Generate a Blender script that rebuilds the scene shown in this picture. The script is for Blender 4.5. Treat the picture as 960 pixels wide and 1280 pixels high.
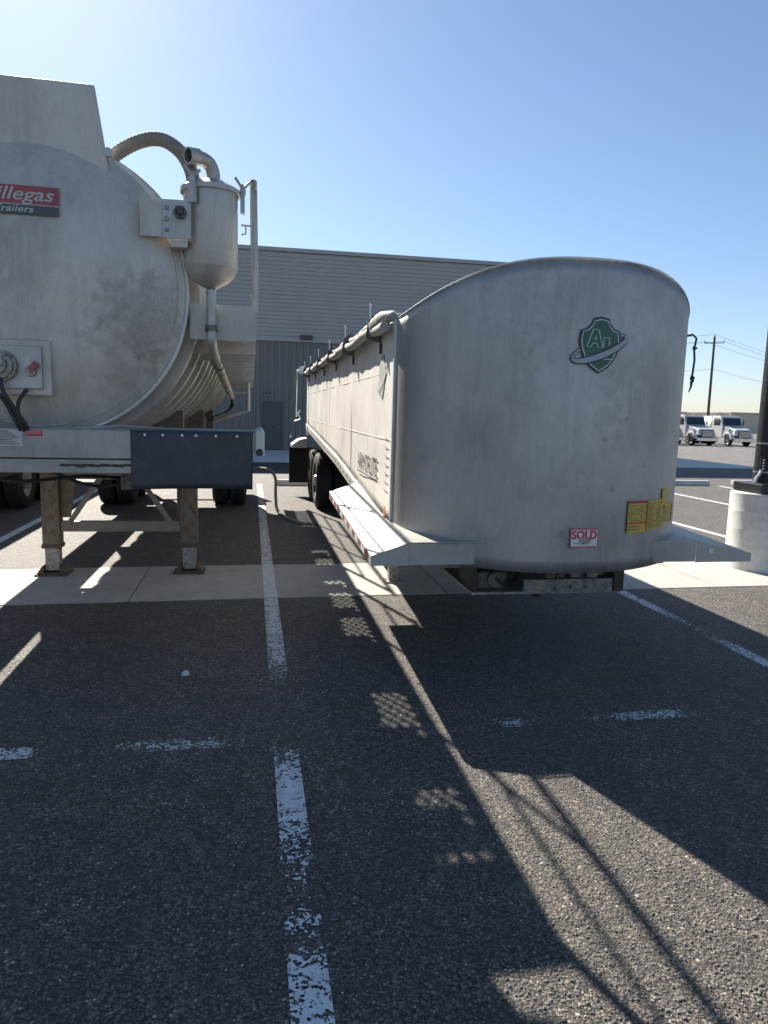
import bpy, math, random
from mathutils import Vector, Matrix
import mathutils.noise as mnoise
random.seed(7)
R = math.radians
for o in list(bpy.data.objects):
    bpy.data.objects.remove(o)
sc = bpy.context.scene
COL = sc.collection

# ------------------------------------------------------------------ camera
cam_d = bpy.data.cameras.new("camera")
cam = bpy.data.objects.new("camera", cam_d)
COL.objects.link(cam)
cam_d.sensor_fit = 'VERTICAL'
cam_d.sensor_height = 36.0
cam_d.lens = 36.0 * 900 / 1280
cam_d.clip_start = 0.05
cam_d.clip_end = 6000
EYE = 1.75
def cam_basis(pitch, yaw, roll):
    fw = Vector((math.sin(yaw) * math.cos(pitch), math.cos(yaw) * math.cos(pitch), -math.sin(pitch)))
    rt0 = Vector((math.cos(yaw), -math.sin(yaw), 0))
    up0 = rt0.cross(fw)
    rt = rt0 * math.cos(roll) + up0 * math.sin(roll)
    up = -rt0 * math.sin(roll) + up0 * math.cos(roll)
    return rt, up, fw
_rt, _up, _fw = cam_basis(R(7.842), R(10.495), R(1.5))
m = Matrix.Identity(4)
for i in range(3):
    m[i][0] = _rt[i]; m[i][1] = _up[i]; m[i][2] = -_fw[i]
m[2][3] = EYE
cam.matrix_world = m
sc.camera = cam

# ------------------------------------------------------------------ light
SUN_AZ, SUN_EL = R(16.5), R(34.8)
SKY, SUN, EXPO = 0.056, 5.0, 1.18
world = bpy.data.worlds.new("World")
sc.world = world
world.use_nodes = True
wn = world.node_tree.nodes; wl = world.node_tree.links
bg = wn.get("Background") or wn.new("ShaderNodeBackground")
sky = wn.new("ShaderNodeTexSky")
sky.sky_type = 'NISHITA'
sky.sun_disc = False
sky.sun_elevation = SUN_EL
sky.sun_rotation = -SUN_AZ
sky.air_density = 1.0
sky.dust_density = 0.32
sky.ozone_density = 1.5
tint = wn.new("ShaderNodeMix"); tint.data_type = 'RGBA'; tint.blend_type = 'MULTIPLY'; tint.inputs[0].default_value = 1.0
wl.new(sky.outputs[0], tint.inputs[6]); wtc = wn.new("ShaderNodeTexCoord"); wsx = wn.new("ShaderNodeSeparateXYZ"); wr = wn.new("ShaderNodeValToRGB")
wl.new(wtc.outputs["Generated"], wsx.inputs[0]); wl.new(wsx.outputs["Z"], wr.inputs[0])
wr.color_ramp.elements[0].position = 0.0; wr.color_ramp.elements[0].color = (0.86, 0.92, 1.16, 1)
wr.color_ramp.elements[1].position = 0.30; wr.color_ramp.elements[1].color = (0.93, 1.0, 1.07, 1)
wl.new(wr.outputs[0], tint.inputs[7])
wl.new(tint.outputs[2], bg.inputs[0])
bg.inputs[1].default_value = SKY
sun_d = bpy.data.lights.new("sun", 'SUN')
sun_d.energy = SUN
sun_d.angle = R(0.53)
sun_d.color = (1.0, 0.93, 0.82)
sun = bpy.data.objects.new("sun", sun_d)
COL.objects.link(sun)
sdir = Vector((math.sin(SUN_AZ) * math.cos(SUN_EL), -math.cos(SUN_AZ) * math.cos(SUN_EL), -math.sin(SUN_EL)))
sun.rotation_euler = sdir.to_track_quat('-Z', 'Y').to_euler()
sc.view_settings.view_transform = 'Standard'
sc.view_settings.look = 'None'
sc.view_settings.exposure = EXPO
sc.view_settings.gamma = 1.0
sc.render.engine = 'CYCLES'
sc.cycles.max_bounces = 8
sc.cycles.transparent_max_bounces = 12

# ------------------------------------------------------------------ materials
def newmat(name):
    mt = bpy.data.materials.new(name)
    mt.use_nodes = True
    nt = mt.node_tree
    for n in list(nt.nodes):
        nt.nodes.remove(n)
    out = nt.nodes.new("ShaderNodeOutputMaterial")
    bs = nt.nodes.new("ShaderNodeBsdfPrincipled")
    nt.links.new(bs.outputs[0], out.inputs[0])
    return mt, nt, bs, out
def coords(nt, scale=(1, 1, 1), kind="Object"):
    tc = nt.nodes.new("ShaderNodeTexCoord")
    mp = nt.nodes.new("ShaderNodeMapping")
    mp.inputs["Scale"].default_value = scale
    nt.links.new(tc.outputs[kind], mp.inputs[0])
    return mp.outputs[0]
def noise(nt, vec, scale, detail=3, rough=0.55):
    n = nt.nodes.new("ShaderNodeTexNoise")
    n.inputs["Scale"].default_value = scale
    n.inputs["Detail"].default_value = detail
    n.inputs["Roughness"].default_value = rough
    nt.links.new(vec, n.inputs["Vector"])
    return n.outputs["Fac"]
def ramp(nt, fac, stops, interp='LINEAR'):
    r = nt.nodes.new("ShaderNodeValToRGB")
    r.color_ramp.interpolation = interp
    els = r.color_ramp.elements
    while len(els) < len(stops):
        els.new(0.5)
    for e, (p, c) in zip(els, stops):
        e.position = p
        e.color = (c, c, c, 1) if isinstance(c, (int, float)) else (*c, 1)
    nt.links.new(fac, r.inputs[0])
    return r.outputs[0]
def mixc(nt, fac, a, b, mode='MIX'):
    mx = nt.nodes.new("ShaderNodeMix")
    mx.data_type = 'RGBA'; mx.blend_type = mode
    def put(sock, v):
        if isinstance(v, bpy.types.NodeSocket): nt.links.new(v, sock)
        elif isinstance(v, (int, float)) and sock.type == 'VALUE': sock.default_value = v
        elif isinstance(v, (int, float)): sock.default_value = (v, v, v, 1)
        else: sock.default_value = (*v, 1)
    put(mx.inputs[0], fac); put(mx.inputs[6], a); put(mx.inputs[7], b)
    return mx.outputs[2]
def mth(nt, op, a, b=0.0):
    mm = nt.nodes.new("ShaderNodeMath"); mm.operation = op
    for i, v in enumerate((a, b)):
        if isinstance(v, bpy.types.NodeSocket): nt.links.new(v, mm.inputs[i])
        else: mm.inputs[i].default_value = v
    return mm.outputs[0]
def bump(nt, bs, h, strength, dist=0.01):
    b = nt.nodes.new("ShaderNodeBump")
    b.inputs["Strength"].default_value = strength
    b.inputs["Distance"].default_value = dist
    nt.links.new(h, b.inputs["Height"])
    nt.links.new(b.outputs[0], bs.inputs["Normal"])
    return b
def setv(bs, **k):
    for n, v in k.items():
        s = bs.inputs[{'rough': 'Roughness', 'metal': 'Metallic', 'spec': 'Specular IOR Level', 'coat': 'Coat Weight'}[n]]
        s.default_value = v

def simple(name, col, rough=0.6, metal=0.0, var=0.25, nscale=6.0, stretch=(1, 1, 1), bmp=0.0, bscale=60, dirt=None):
    mt, nt, bs, _ = newmat(name)
    v = coords(nt, stretch)
    f = noise(nt, v, nscale, 5, 0.6)
    lo = tuple(c * (1 - var) for c in col); hi = tuple(min(1, c * (1 + var)) for c in col)
    c = ramp(nt, f, [(0.3, lo), (0.7, hi)])
    if dirt:
        f2 = noise(nt, v, nscale * 2.7, 6, 0.7)
        msk = ramp(nt, f2, [(0.5, 0.0), (0.62, dirt[1])])
        c = mixc(nt, msk, c, dirt[0])
    nt.links.new(c, bs.inputs["Base Color"])
    f3 = noise(nt, v, nscale * 4, 4)
    rr = nt.nodes.new("ShaderNodeMapRange")
    nt.links.new(f3, rr.inputs[0])
    rr.inputs[3].default_value = max(0.05, rough - 0.12); rr.inputs[4].default_value = min(1, rough + 0.12)
    nt.links.new(rr.outputs[0], bs.inputs["Roughness"])
    setv(bs, metal=metal)
    if bmp:
        bump(nt, bs, noise(nt, coords(nt), bscale, 4), bmp, 0.004)
    return mt

def aluminium(name, col=(0.56, 0.56, 0.55), rough=0.46, metal=0.75, dirt=0.35, dirtcol=(0.30, 0.28, 0.25), streak=0.5):
    mt, nt, bs, _ = newmat(name)
    v = coords(nt)
    big = noise(nt, v, 1.6, 5, 0.6)
    c = ramp(nt, big, [(0.30, tuple(x * 0.72 for x in col)), (0.5, col), (0.75, tuple(min(1, x * 1.18) for x in col))])
    st = noise(nt, coords(nt, (22, 22, 1.1)), 1.0, 6, 0.62)
    c = mixc(nt, mth(nt, 'MULTIPLY', ramp(nt, st, [(0.42, 0.0), (0.66, 1.0)]), streak), c, tuple(min(1, x * 1.25) for x in col))
    st2 = noise(nt, coords(nt, (9, 9, 0.7)), 1.0, 5, 0.6)
    c = mixc(nt, mth(nt, 'MULTIPLY', ramp(nt, st2, [(0.5, 0.0), (0.7, 1.0)]), dirt), c, dirtcol)
    sp = noise(nt, v, 26, 6, 0.75)
    pm = noise(nt, v, 2.2, 2, 0.5)
    spm = mth(nt, 'MULTIPLY', ramp(nt, sp, [(0.56, 0.0), (0.66, 1.0)]), ramp(nt, pm, [(0.48, 0.0), (0.62, dirt * 1.6)]))
    c = mixc(nt, spm, c, dirtcol)
    nt.links.new(c, bs.inputs["Base Color"])
    rr = nt.nodes.new("ShaderNodeMapRange")
    nt.links.new(mixc(nt, 0.5, st, noise(nt, v, 14, 5, 0.7)), rr.inputs[0])
    rr.inputs[1].default_value = 0.3; rr.inputs[2].default_value = 0.7
    rr.inputs[3].default_value = rough - 0.12; rr.inputs[4].default_value = rough + 0.16
    nt.links.new(rr.outputs[0], bs.inputs["Roughness"])
    mm = nt.nodes.new("ShaderNodeMapRange")
    nt.links.new(spm, mm.inputs[0]); mm.inputs[3].default_value = metal; mm.inputs[4].default_value = metal * 0.3
    nt.links.new(mm.outputs[0], bs.inputs["Metallic"])
    fine = noise(nt, coords(nt, (60, 60, 7)), 1.0, 5, 0.7)
    c2 = mixc(nt, mth(nt, 'MULTIPLY', ramp(nt, fine, [(0.45, 0.0), (0.75, 1.0)]), 0.3), c, tuple(min(1, x * 1.5) for x in col))
    blot = mth(nt, 'MULTIPLY', ramp(nt, noise(nt, v, 1.15, 2, 0.5), [(0.50, 0.0), (0.66, 0.55)]), ramp(nt, noise(nt, v, 11, 5, 0.7), [(0.35, 0.35), (0.65, 1.0)]))
    c2 = mixc(nt, mth(nt, 'MULTIPLY', blot, min(1.0, dirt * 2.2)), c2, dirtcol)
    fine2 = noise(nt, v, 75, 6, 0.75)
    c2 = mixc(nt, mth(nt, 'MULTIPLY', ramp(nt, fine2, [(0.52, 0.0), (0.72, 1.0)]), 0.45), c2, tuple(x * 0.55 for x in col))
    nt.links.new(c2, bs.inputs["Base Color"])
    bump(nt, bs, mixc(nt, 0.5, noise(nt, v, 3.5, 3), noise(nt, v, 90, 3)), 0.16, 0.01)
    return mt

def chipseal(name, base=0.075, tan=(1.0, 0.93, 0.84), scale=125, bmp=1.0, whites=0.05, soft=0.35):
    """coarse stone chips bedded in asphalt"""
    mt, nt, bs, _ = newmat(name)
    v = coords(nt)
    wob = nt.nodes.new("ShaderNodeTexNoise"); wob.inputs["Scale"].default_value = scale * 0.8
    nt.links.new(v, wob.inputs["Vector"])
    vv = nt.nodes.new("ShaderNodeVectorMath"); vv.operation = 'SCALE'
    nt.links.new(wob.outputs["Color"], vv.inputs[0]); vv.inputs["Scale"].default_value = 0.6 / scale
    va = nt.nodes.new("ShaderNodeVectorMath"); va.operation = 'ADD'
    nt.links.new(v, va.inputs[0]); nt.links.new(vv.outputs[0], va.inputs[1])
    vo = nt.nodes.new("ShaderNodeTexVoronoi"); vo.inputs["Scale"].default_value = scale
    nt.links.new(va.outputs[0], vo.inputs["Vector"])
    vo2 = nt.nodes.new("ShaderNodeTexVoronoi"); vo2.inputs["Scale"].default_value = scale * 0.47
    nt.links.new(va.outputs[0], vo2.inputs["Vector"])
    sep = nt.nodes.new("ShaderNodeSeparateColor"); nt.links.new(vo.outputs["Color"], sep.inputs[0])
    b = base
    c = ramp(nt, sep.outputs[0], [(0.0, tuple(b * 0.45 * t for t in tan)), (0.45, tuple(b * t for t in tan)),
                                  (0.8, tuple(b * 1.6 * t for t in tan)), (0.985 - whites, tuple(b * 1.9 * t for t in tan)), (1.0 - whites * 0.3, tuple(b * 4.2 * t for t in tan))])
    bit = ramp(nt, mth(nt, 'ADD', vo.outputs['Distance'], mth(nt, 'MULTIPLY', noise(nt, v, scale * 2.2, 3, 0.6), 0.35)), [(0.55, 0.0), (0.80, 0.85)])
    pale = noise(nt, v, 0.9, 5, 0.65)
    c = mixc(nt, ramp(nt, pale, [(0.42, 0.0), (0.66, soft)]), c, tuple(b * 1.5 * t for t in tan))
    dk = noise(nt, coords(nt, (1, 0.35, 1)), 1.3, 4, 0.6)
    c = mixc(nt, ramp(nt, dk, [(0.48, 0.0), (0.72, 0.45)]), c, b * 0.5)
    c = mixc(nt, bit, c, b * 0.2)
    cl = noise(nt, v, 30, 5, 0.75)
    c = mixc(nt, ramp(nt, cl, [(0.36, 0.62), (0.50, 0.0)]), c, b * 0.3)
    c = mixc(nt, ramp(nt, cl, [(0.55, 0.0), (0.70, 0.5)]), c, tuple(b * 2.4 * t for t in tan))
    pt = noise(nt, v, 5.5, 4, 0.7)
    c = mixc(nt, ramp(nt, pt, [(0.40, 0.45), (0.52, 0.0)]), c, b * 0.35)
    nt.links.new(c, bs.inputs["Base Color"])
    setv(bs, rough=0.66, spec=0.5)
    h1 = mth(nt, 'SUBTRACT', 1.0, mth(nt, 'MULTIPLY', vo.outputs["Distance"], 1.25))
    h2 = mth(nt, 'SUBTRACT', 1.0, vo2.outputs["Distance"])
    h = mth(nt, 'ADD', mth(nt, 'MULTIPLY', h1, 0.55), mth(nt, 'MULTIPLY', h2, 0.35))
    h = mth(nt, 'ADD', h, mth(nt, 'MULTIPLY', noise(nt, v, scale * 1.6, 4, 0.7), 0.9))
    h = mth(nt, 'ADD', h, mth(nt, 'MULTIPLY', noise(nt, v, 30, 4, 0.7), 2.0))
    h = mth(nt, 'ADD', h, mth(nt, 'MULTIPLY', sep.outputs[1], 0.5))
    bump(nt, bs, h, bmp, 1.15 / scale)
    return mt

def paint_worn(name, scale=125):
    """white road paint, worn through to the stones by the mesh attribute 'wear'"""
    mt, nt, bs, out = newmat(name)
    v = coords(nt)
    at = nt.nodes.new("ShaderNodeAttribute"); at.attribute_name = "wear"
    n1 = noise(nt, v, 42, 4, 0.7); n2 = noise(nt, v, 9, 3, 0.6); 
    vo = nt.nodes.new("ShaderNodeTexVoronoi"); vo.inputs["Scale"].default_value = scale * 0.7
    nt.links.new(v, vo.inputs["Vector"])
    sep = nt.nodes.new("ShaderNodeSeparateColor"); nt.links.new(vo.outputs["Color"], sep.inputs[0])
    s = mth(nt, 'ADD', mth(nt, 'MULTIPLY', n1, 0.5), mth(nt, 'MULTIPLY', n2, 0.35))
    s = mth(nt, 'ADD', s, mth(nt, 'MULTIPLY', sep.outputs[0], 0.22))
    d = mth(nt, 'SUBTRACT', s, at.outputs["Fac"])
    msk = ramp(nt, d, [(0.0, 0.0), (0.035, 1.0)])
    c = ramp(nt, noise(nt, v, 20, 4), [(0.3, (0.60, 0.61, 0.62)), (0.7, (0.82, 0.82, 0.80))])
    nt.links.new(c, bs.inputs["Base Color"]); setv(bs, rough=0.7)
    bump(nt, bs, mth(nt, 'SUBTRACT', 1.0, vo.outputs["Distance"]), 0.7, 0.006)
    tr = nt.nodes.new("ShaderNodeBsdfTransparent")
    mx = nt.nodes.new("ShaderNodeMixShader")
    nt.links.new(msk, mx.inputs[0]); nt.links.new(tr.outputs[0], mx.inputs[1]); nt.links.new(bs.outputs[0], mx.inputs[2])
    nt.links.new(mx.outputs[0], out.inputs[0])
    return mt

M = {}
M['chip'] = chipseal('chip_seal', base=0.165, soft=0.40, tan=(1.16, 0.98, 0.79), scale=88, bmp=1.0, whites=0.035)
M['asphalt'] = chipseal('asphalt', base=0.055, tan=(0.97, 1, 1.05), scale=160, bmp=0.5, whites=0.01)
M['gravel'] = chipseal('gravel', base=0.26, tan=(1.05, 0.94, 0.85), scale=30, bmp=0.8, whites=0.03)
M['paint'] = paint_worn('road_paint')
M['concrete'] = simple('concrete', (0.46, 0.44, 0.40), 0.85, 0, 0.12, 3.0, bmp=0.35, bscale=150, dirt=((0.33, 0.31, 0.28), 0.4))
M['concrete_pale'] = simple('concrete_pale', (0.62, 0.61, 0.58), 0.85, 0, 0.12, 5.0, bmp=0.4, bscale=90, dirt=((0.45, 0.43, 0.40), 0.5))
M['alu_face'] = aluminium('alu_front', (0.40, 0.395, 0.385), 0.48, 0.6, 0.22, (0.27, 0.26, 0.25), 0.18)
def smudges(mt, spots, light, dark, warp=.035):
    nt = mt.node_tree; bs = [n for n in nt.nodes if n.type == 'BSDF_PRINCIPLED'][0]
    src = bs.inputs["Base Color"].links[0].from_socket
    tc = nt.nodes.new("ShaderNodeTexCoord")
    nz = nt.nodes.new("ShaderNodeTexNoise"); nz.inputs["Scale"].default_value = 14; nz.inputs["Detail"].default_value = 5; nt.links.new(tc.outputs["Object"], nz.inputs["Vector"])
    w0 = nt.nodes.new("ShaderNodeVectorMath"); w0.operation = 'SUBTRACT'; nt.links.new(nz.outputs["Color"], w0.inputs[0]); w0.inputs[1].default_value = (.5, .5, .5)
    grain = ramp(nt, noise(nt, tc.outputs["Object"], 55, 5, 0.75), [(0.35, 0.45), (0.6, 1.0)])
    for (x, z, r, k) in spots:
        w1_ = nt.nodes.new("ShaderNodeVectorMath"); w1_.operation = 'SCALE'; nt.links.new(w0.outputs[0], w1_.inputs[0]); w1_.inputs["Scale"].default_value = r * 2.2
        a_ = nt.nodes.new("ShaderNodeVectorMath"); a_.operation = 'ADD'; nt.links.new(tc.outputs["Object"], a_.inputs[0]); nt.links.new(w1_.outputs[0], a_.inputs[1])
        d_ = nt.nodes.new("ShaderNodeVectorMath"); d_.operation = 'SUBTRACT'; nt.links.new(a_.outputs[0], d_.inputs[0]); d_.inputs[1].default_value = (x, 0, z)
        q_ = nt.nodes.new("ShaderNodeVectorMath"); q_.operation = 'MULTIPLY'; nt.links.new(d_.outputs[0], q_.inputs[0]); q_.inputs[1].default_value = (1 / r, 0, 1 / r)
        l_ = nt.nodes.new("ShaderNodeVectorMath"); l_.operation = 'LENGTH'; nt.links.new(q_.outputs[0], l_.inputs[0])
        m_ = mth(nt, 'MULTIPLY', ramp(nt, l_.outputs["Value"], [(0.35, abs(k)), (1.0, 0.0)]), grain)
        src = mixc(nt, m_, src, light if k > 0 else dark)
    nt.links.new(src, bs.inputs["Base Color"])
M['plate_dusty'] = simple('plate_dusty', (0.26, 0.245, 0.22), 0.6, 0.3, 0.35, 20, dirt=((0.10, 0.085, 0.07), 0.8))
M['alu_deck'] = aluminium('alu_deck', (0.42, 0.40, 0.365), 0.5, 0.3, 0.2, (0.34, 0.31, 0.27), 0.3)
M['alu_beam'] = aluminium('alu_beam', (0.40, 0.385, 0.36), 0.5, 0.4, 0.35, (0.25, 0.22, 0.19), 0.3)
M['alu_side'] = aluminium('alu_side', (0.84, 0.81, 0.74), 0.6, 0.08, 0.22, (0.42, 0.39, 0.33), 0.4)  # paler than the front wall's aluminium: sunlight on the side put into the colour
M['alu_bright'] = aluminium('alu_bright', (0.66, 0.66, 0.63), 0.5, 0.25, 0.12, (0.42, 0.40, 0.36), 0.3)
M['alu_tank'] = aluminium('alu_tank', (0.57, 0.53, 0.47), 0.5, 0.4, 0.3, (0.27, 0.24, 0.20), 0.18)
M['alu_shell'] = aluminium('alu_shell', (0.27, 0.245, 0.21), 0.6, 0.3, 0.5, (0.15, 0.13, 0.11), 0.3)  # grimy, and darkened further: shade between the rings put into the colour
M['tarp_shaded'] = simple('tarp_shaded', (0.30, 0.29, 0.265), 0.7, 0.0, 0.15, 16, bmp=0.5, bscale=30)  # shaded copy of the tarp vinyl for the bunched end
M['alu_pipe'] = aluminium('alu_pipe', (0.50, 0.485, 0.46), 0.46, 0.6, 0.4, (0.30, 0.27, 0.22), 0.3)
M['steel_dark'] = simple('steel_dark', (0.07, 0.065, 0.06), 0.6, 0.4, 0.4, 9)
M['steel_grime'] = simple('steel_grime', (0.16, 0.15, 0.135), 0.6, 0.35, 0.4, 14, dirt=((0.05, 0.04, 0.035), 0.8))
M['leg_paint'] = simple('leg_paint', (0.21, 0.165, 0.12), 0.62, 0.15, 0.25, 9, stretch=(1, 1, 0.5), dirt=((0.13, 0.065, 0.035), 0.95))
M['brace_paint'] = simple('brace_paint', (0.27, 0.245, 0.205), 0.62, 0.2, 0.15, 6, dirt=((0.19, 0.14, 0.10), 0.5))
M['rust'] = simple('rust', (0.12, 0.075, 0.05), 0.85, 0.1, 0.4, 22, dirt=((0.22, 0.18, 0.14), 0.6))
M['zinc'] = simple('zinc_leg', (0.36, 0.34, 0.31), 0.5, 0.45, 0.25, 12, dirt=((0.17, 0.085, 0.045), 0.85))
M['navy'] = simple('navy_rubber', (0.046, 0.049, 0.057), 0.5, 0.0, 0.18, 5, dirt=((0.09, 0.095, 0.105), 0.35))
M['rubber'] = simple('rubber', (0.022, 0.022, 0.023), 0.75, 0.0, 0.3, 12, bmp=0.3)
M['cable'] = simple('cable', (0.03, 0.03, 0.032), 0.55)
M['hose'] = simple('hose', (0.26, 0.235, 0.20), 0.7, 0.0, 0.15, 18, bmp=0.3)
M['black_paint'] = simple('black_paint', (0.022, 0.022, 0.024), 0.38, 0.0, 0.2, 8)
M['strap'] = simple('strap_steel', (0.55, 0.55, 0.55), 0.35, 0.9, 0.1, 8)
M['tarp'] = simple('tarp_vinyl', (0.40, 0.385, 0.35), 0.7, 0.0, 0.15, 16, bmp=0.5, bscale=30, dirt=((0.30, 0.28, 0.24), 0.5))
M['wall_up'] = simple('siding_grey', (0.40, 0.385, 0.365), 0.5, 0.1, 0.05, 1.5)
M['wall_low'] = simple('siding_slate', (0.20, 0.19, 0.178), 0.5, 0.1, 0.06, 1.5)
M['door'] = simple('door_slate', (0.085, 0.082, 0.08), 0.45, 0.1, 0.06, 2)
M['trim'] = simple('trim_dark', (0.10, 0.098, 0.095), 0.5, 0.1, 0.06, 2)
M['amber'] = simple('amber_lens', (0.75, 0.22, 0.02), 0.3, 0, 0.1)
M['red'] = simple('sticker_red', (0.36, 0.09, 0.09), 0.5, 0, 0.12, 12)
M['redp'] = simple('sign_red', (0.62, 0.02, 0.05), 0.5, 0, 0.08, 12)
M['white'] = simple('sticker_white', (0.72, 0.72, 0.70), 0.5, 0, 0.07, 12)
M['dusty_white'] = simple('sticker_dusty', (0.55, 0.53, 0.50), 0.6, 0, 0.12, 30)
M['yellow'] = simple('sticker_yellow', (0.62, 0.42, 0.05), 0.5, 0, 0.12, 14, dirt=((0.40, 0.30, 0.10), 0.5))
M['ink'] = simple('ink', (0.06, 0.06, 0.06), 0.6, 0, 0.1)
M['brownred'] = simple('sticker_brown', (0.40, 0.12, 0.03), 0.55, 0, 0.1)
M['sticker_dark'] = simple('sticker_dark', (0.10, 0.11, 0.115), 0.55, 0, 0.15, 15)
M['green'] = simple('emblem_green', (0.020, 0.105, 0.060), 0.35, 0, 0.25, 7)
M['navy_line'] = simple('emblem_navy', (0.022, 0.030, 0.042), 0.4, 0, 0.15)
M['silver'] = simple('emblem_silver', (0.36, 0.38, 0.43), 0.4, 0.1, 0.1, 10)
M['pale'] = simple('emblem_pale', (0.50, 0.58, 0.56), 0.45, 0, 0.05)
M['faded_green'] = simple('emblem_faded', (0.62, 0.66, 0.59), 0.5, 0, 0.1)
M['truck_white'] = simple('truck_white', (0.60, 0.60, 0.60), 0.3, 0, 0.04)
M['glass'] = simple('dark_glass', (0.03, 0.04, 0.045), 0.12, 0, 0.1)
M['grille'] = simple('truck_grille', (0.10, 0.11, 0.12), 0.35, 0.7, 0.3, 30)
M['chrome'] = simple('truck_chrome', (0.6, 0.6, 0.6), 0.2, 1.0, 0.05)
M['tan'] = simple('far_tan', (0.66, 0.58, 0.46), 0.8, 0, 0.08, 0.3)
M['wood'] = simple('pole_wood', (0.11, 0.085, 0.065), 0.85, 0, 0.2, 3, stretch=(3, 3, 0.3))
M['data_grey'] = simple('data_grey', (0.60, 0.575, 0.53), 0.6)
M['stone'] = simple('loose_stone', (0.17, 0.158, 0.145), 0.8, 0, 0.5, 40)
M['stone_pale'] = simple('stone_pale', (0.50, 0.48, 0.45), 0.8, 0, 0.4, 40)
M['rope'] = simple('rope', (0.05, 0.075, 0.045), 0.9, 0, 0.3, 60, bmp=0.5, bscale=200)
M['lamp_glass'] = simple('lamp_lens', (0.7, 0.7, 0.66), 0.3)

smudges(M['alu_face'], ((1.48, 1.10, .055, .5), (1.57, 1.075, .05, .4), (1.50, 1.02, .06, .45), (1.98, 1.0, .07, -.5), (2.02, .93, .05, -.5), (2.28, 1.30, .025, -.6), (2.20, 1.62, .025, -.6), (2.48, 1.16, .022, -.6),
    (2.35, 1.75, .02, -.55), (2.30, 1.12, .025, -.5), (2.52, 1.45, .022, -.5), (1.95, 1.7, .5, .22), (1.5, 2.1, .45, .15), (2.5, 1.9, .4, -.18), (1.3, 1.6, .35, -.15)), (0.58, 0.565, 0.55), (0.16, 0.15, 0.14))
smudges(M['alu_tank'], ((-.72, 2.30, .36, -.55), (-.70, 2.12, .14, -.4), (-.85, 1.95, .12, -.35), (-1.0, 2.9, .3, .2), (-1.45, 2.6, .35, -.2), (-.66, 2.55, .15, -.35), (-1.5, 3.6, .3, -.2), (-.62, 2.95, .10, .5)), (0.62, 0.61, 0.60), (0.22, 0.195, 0.165))

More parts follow.
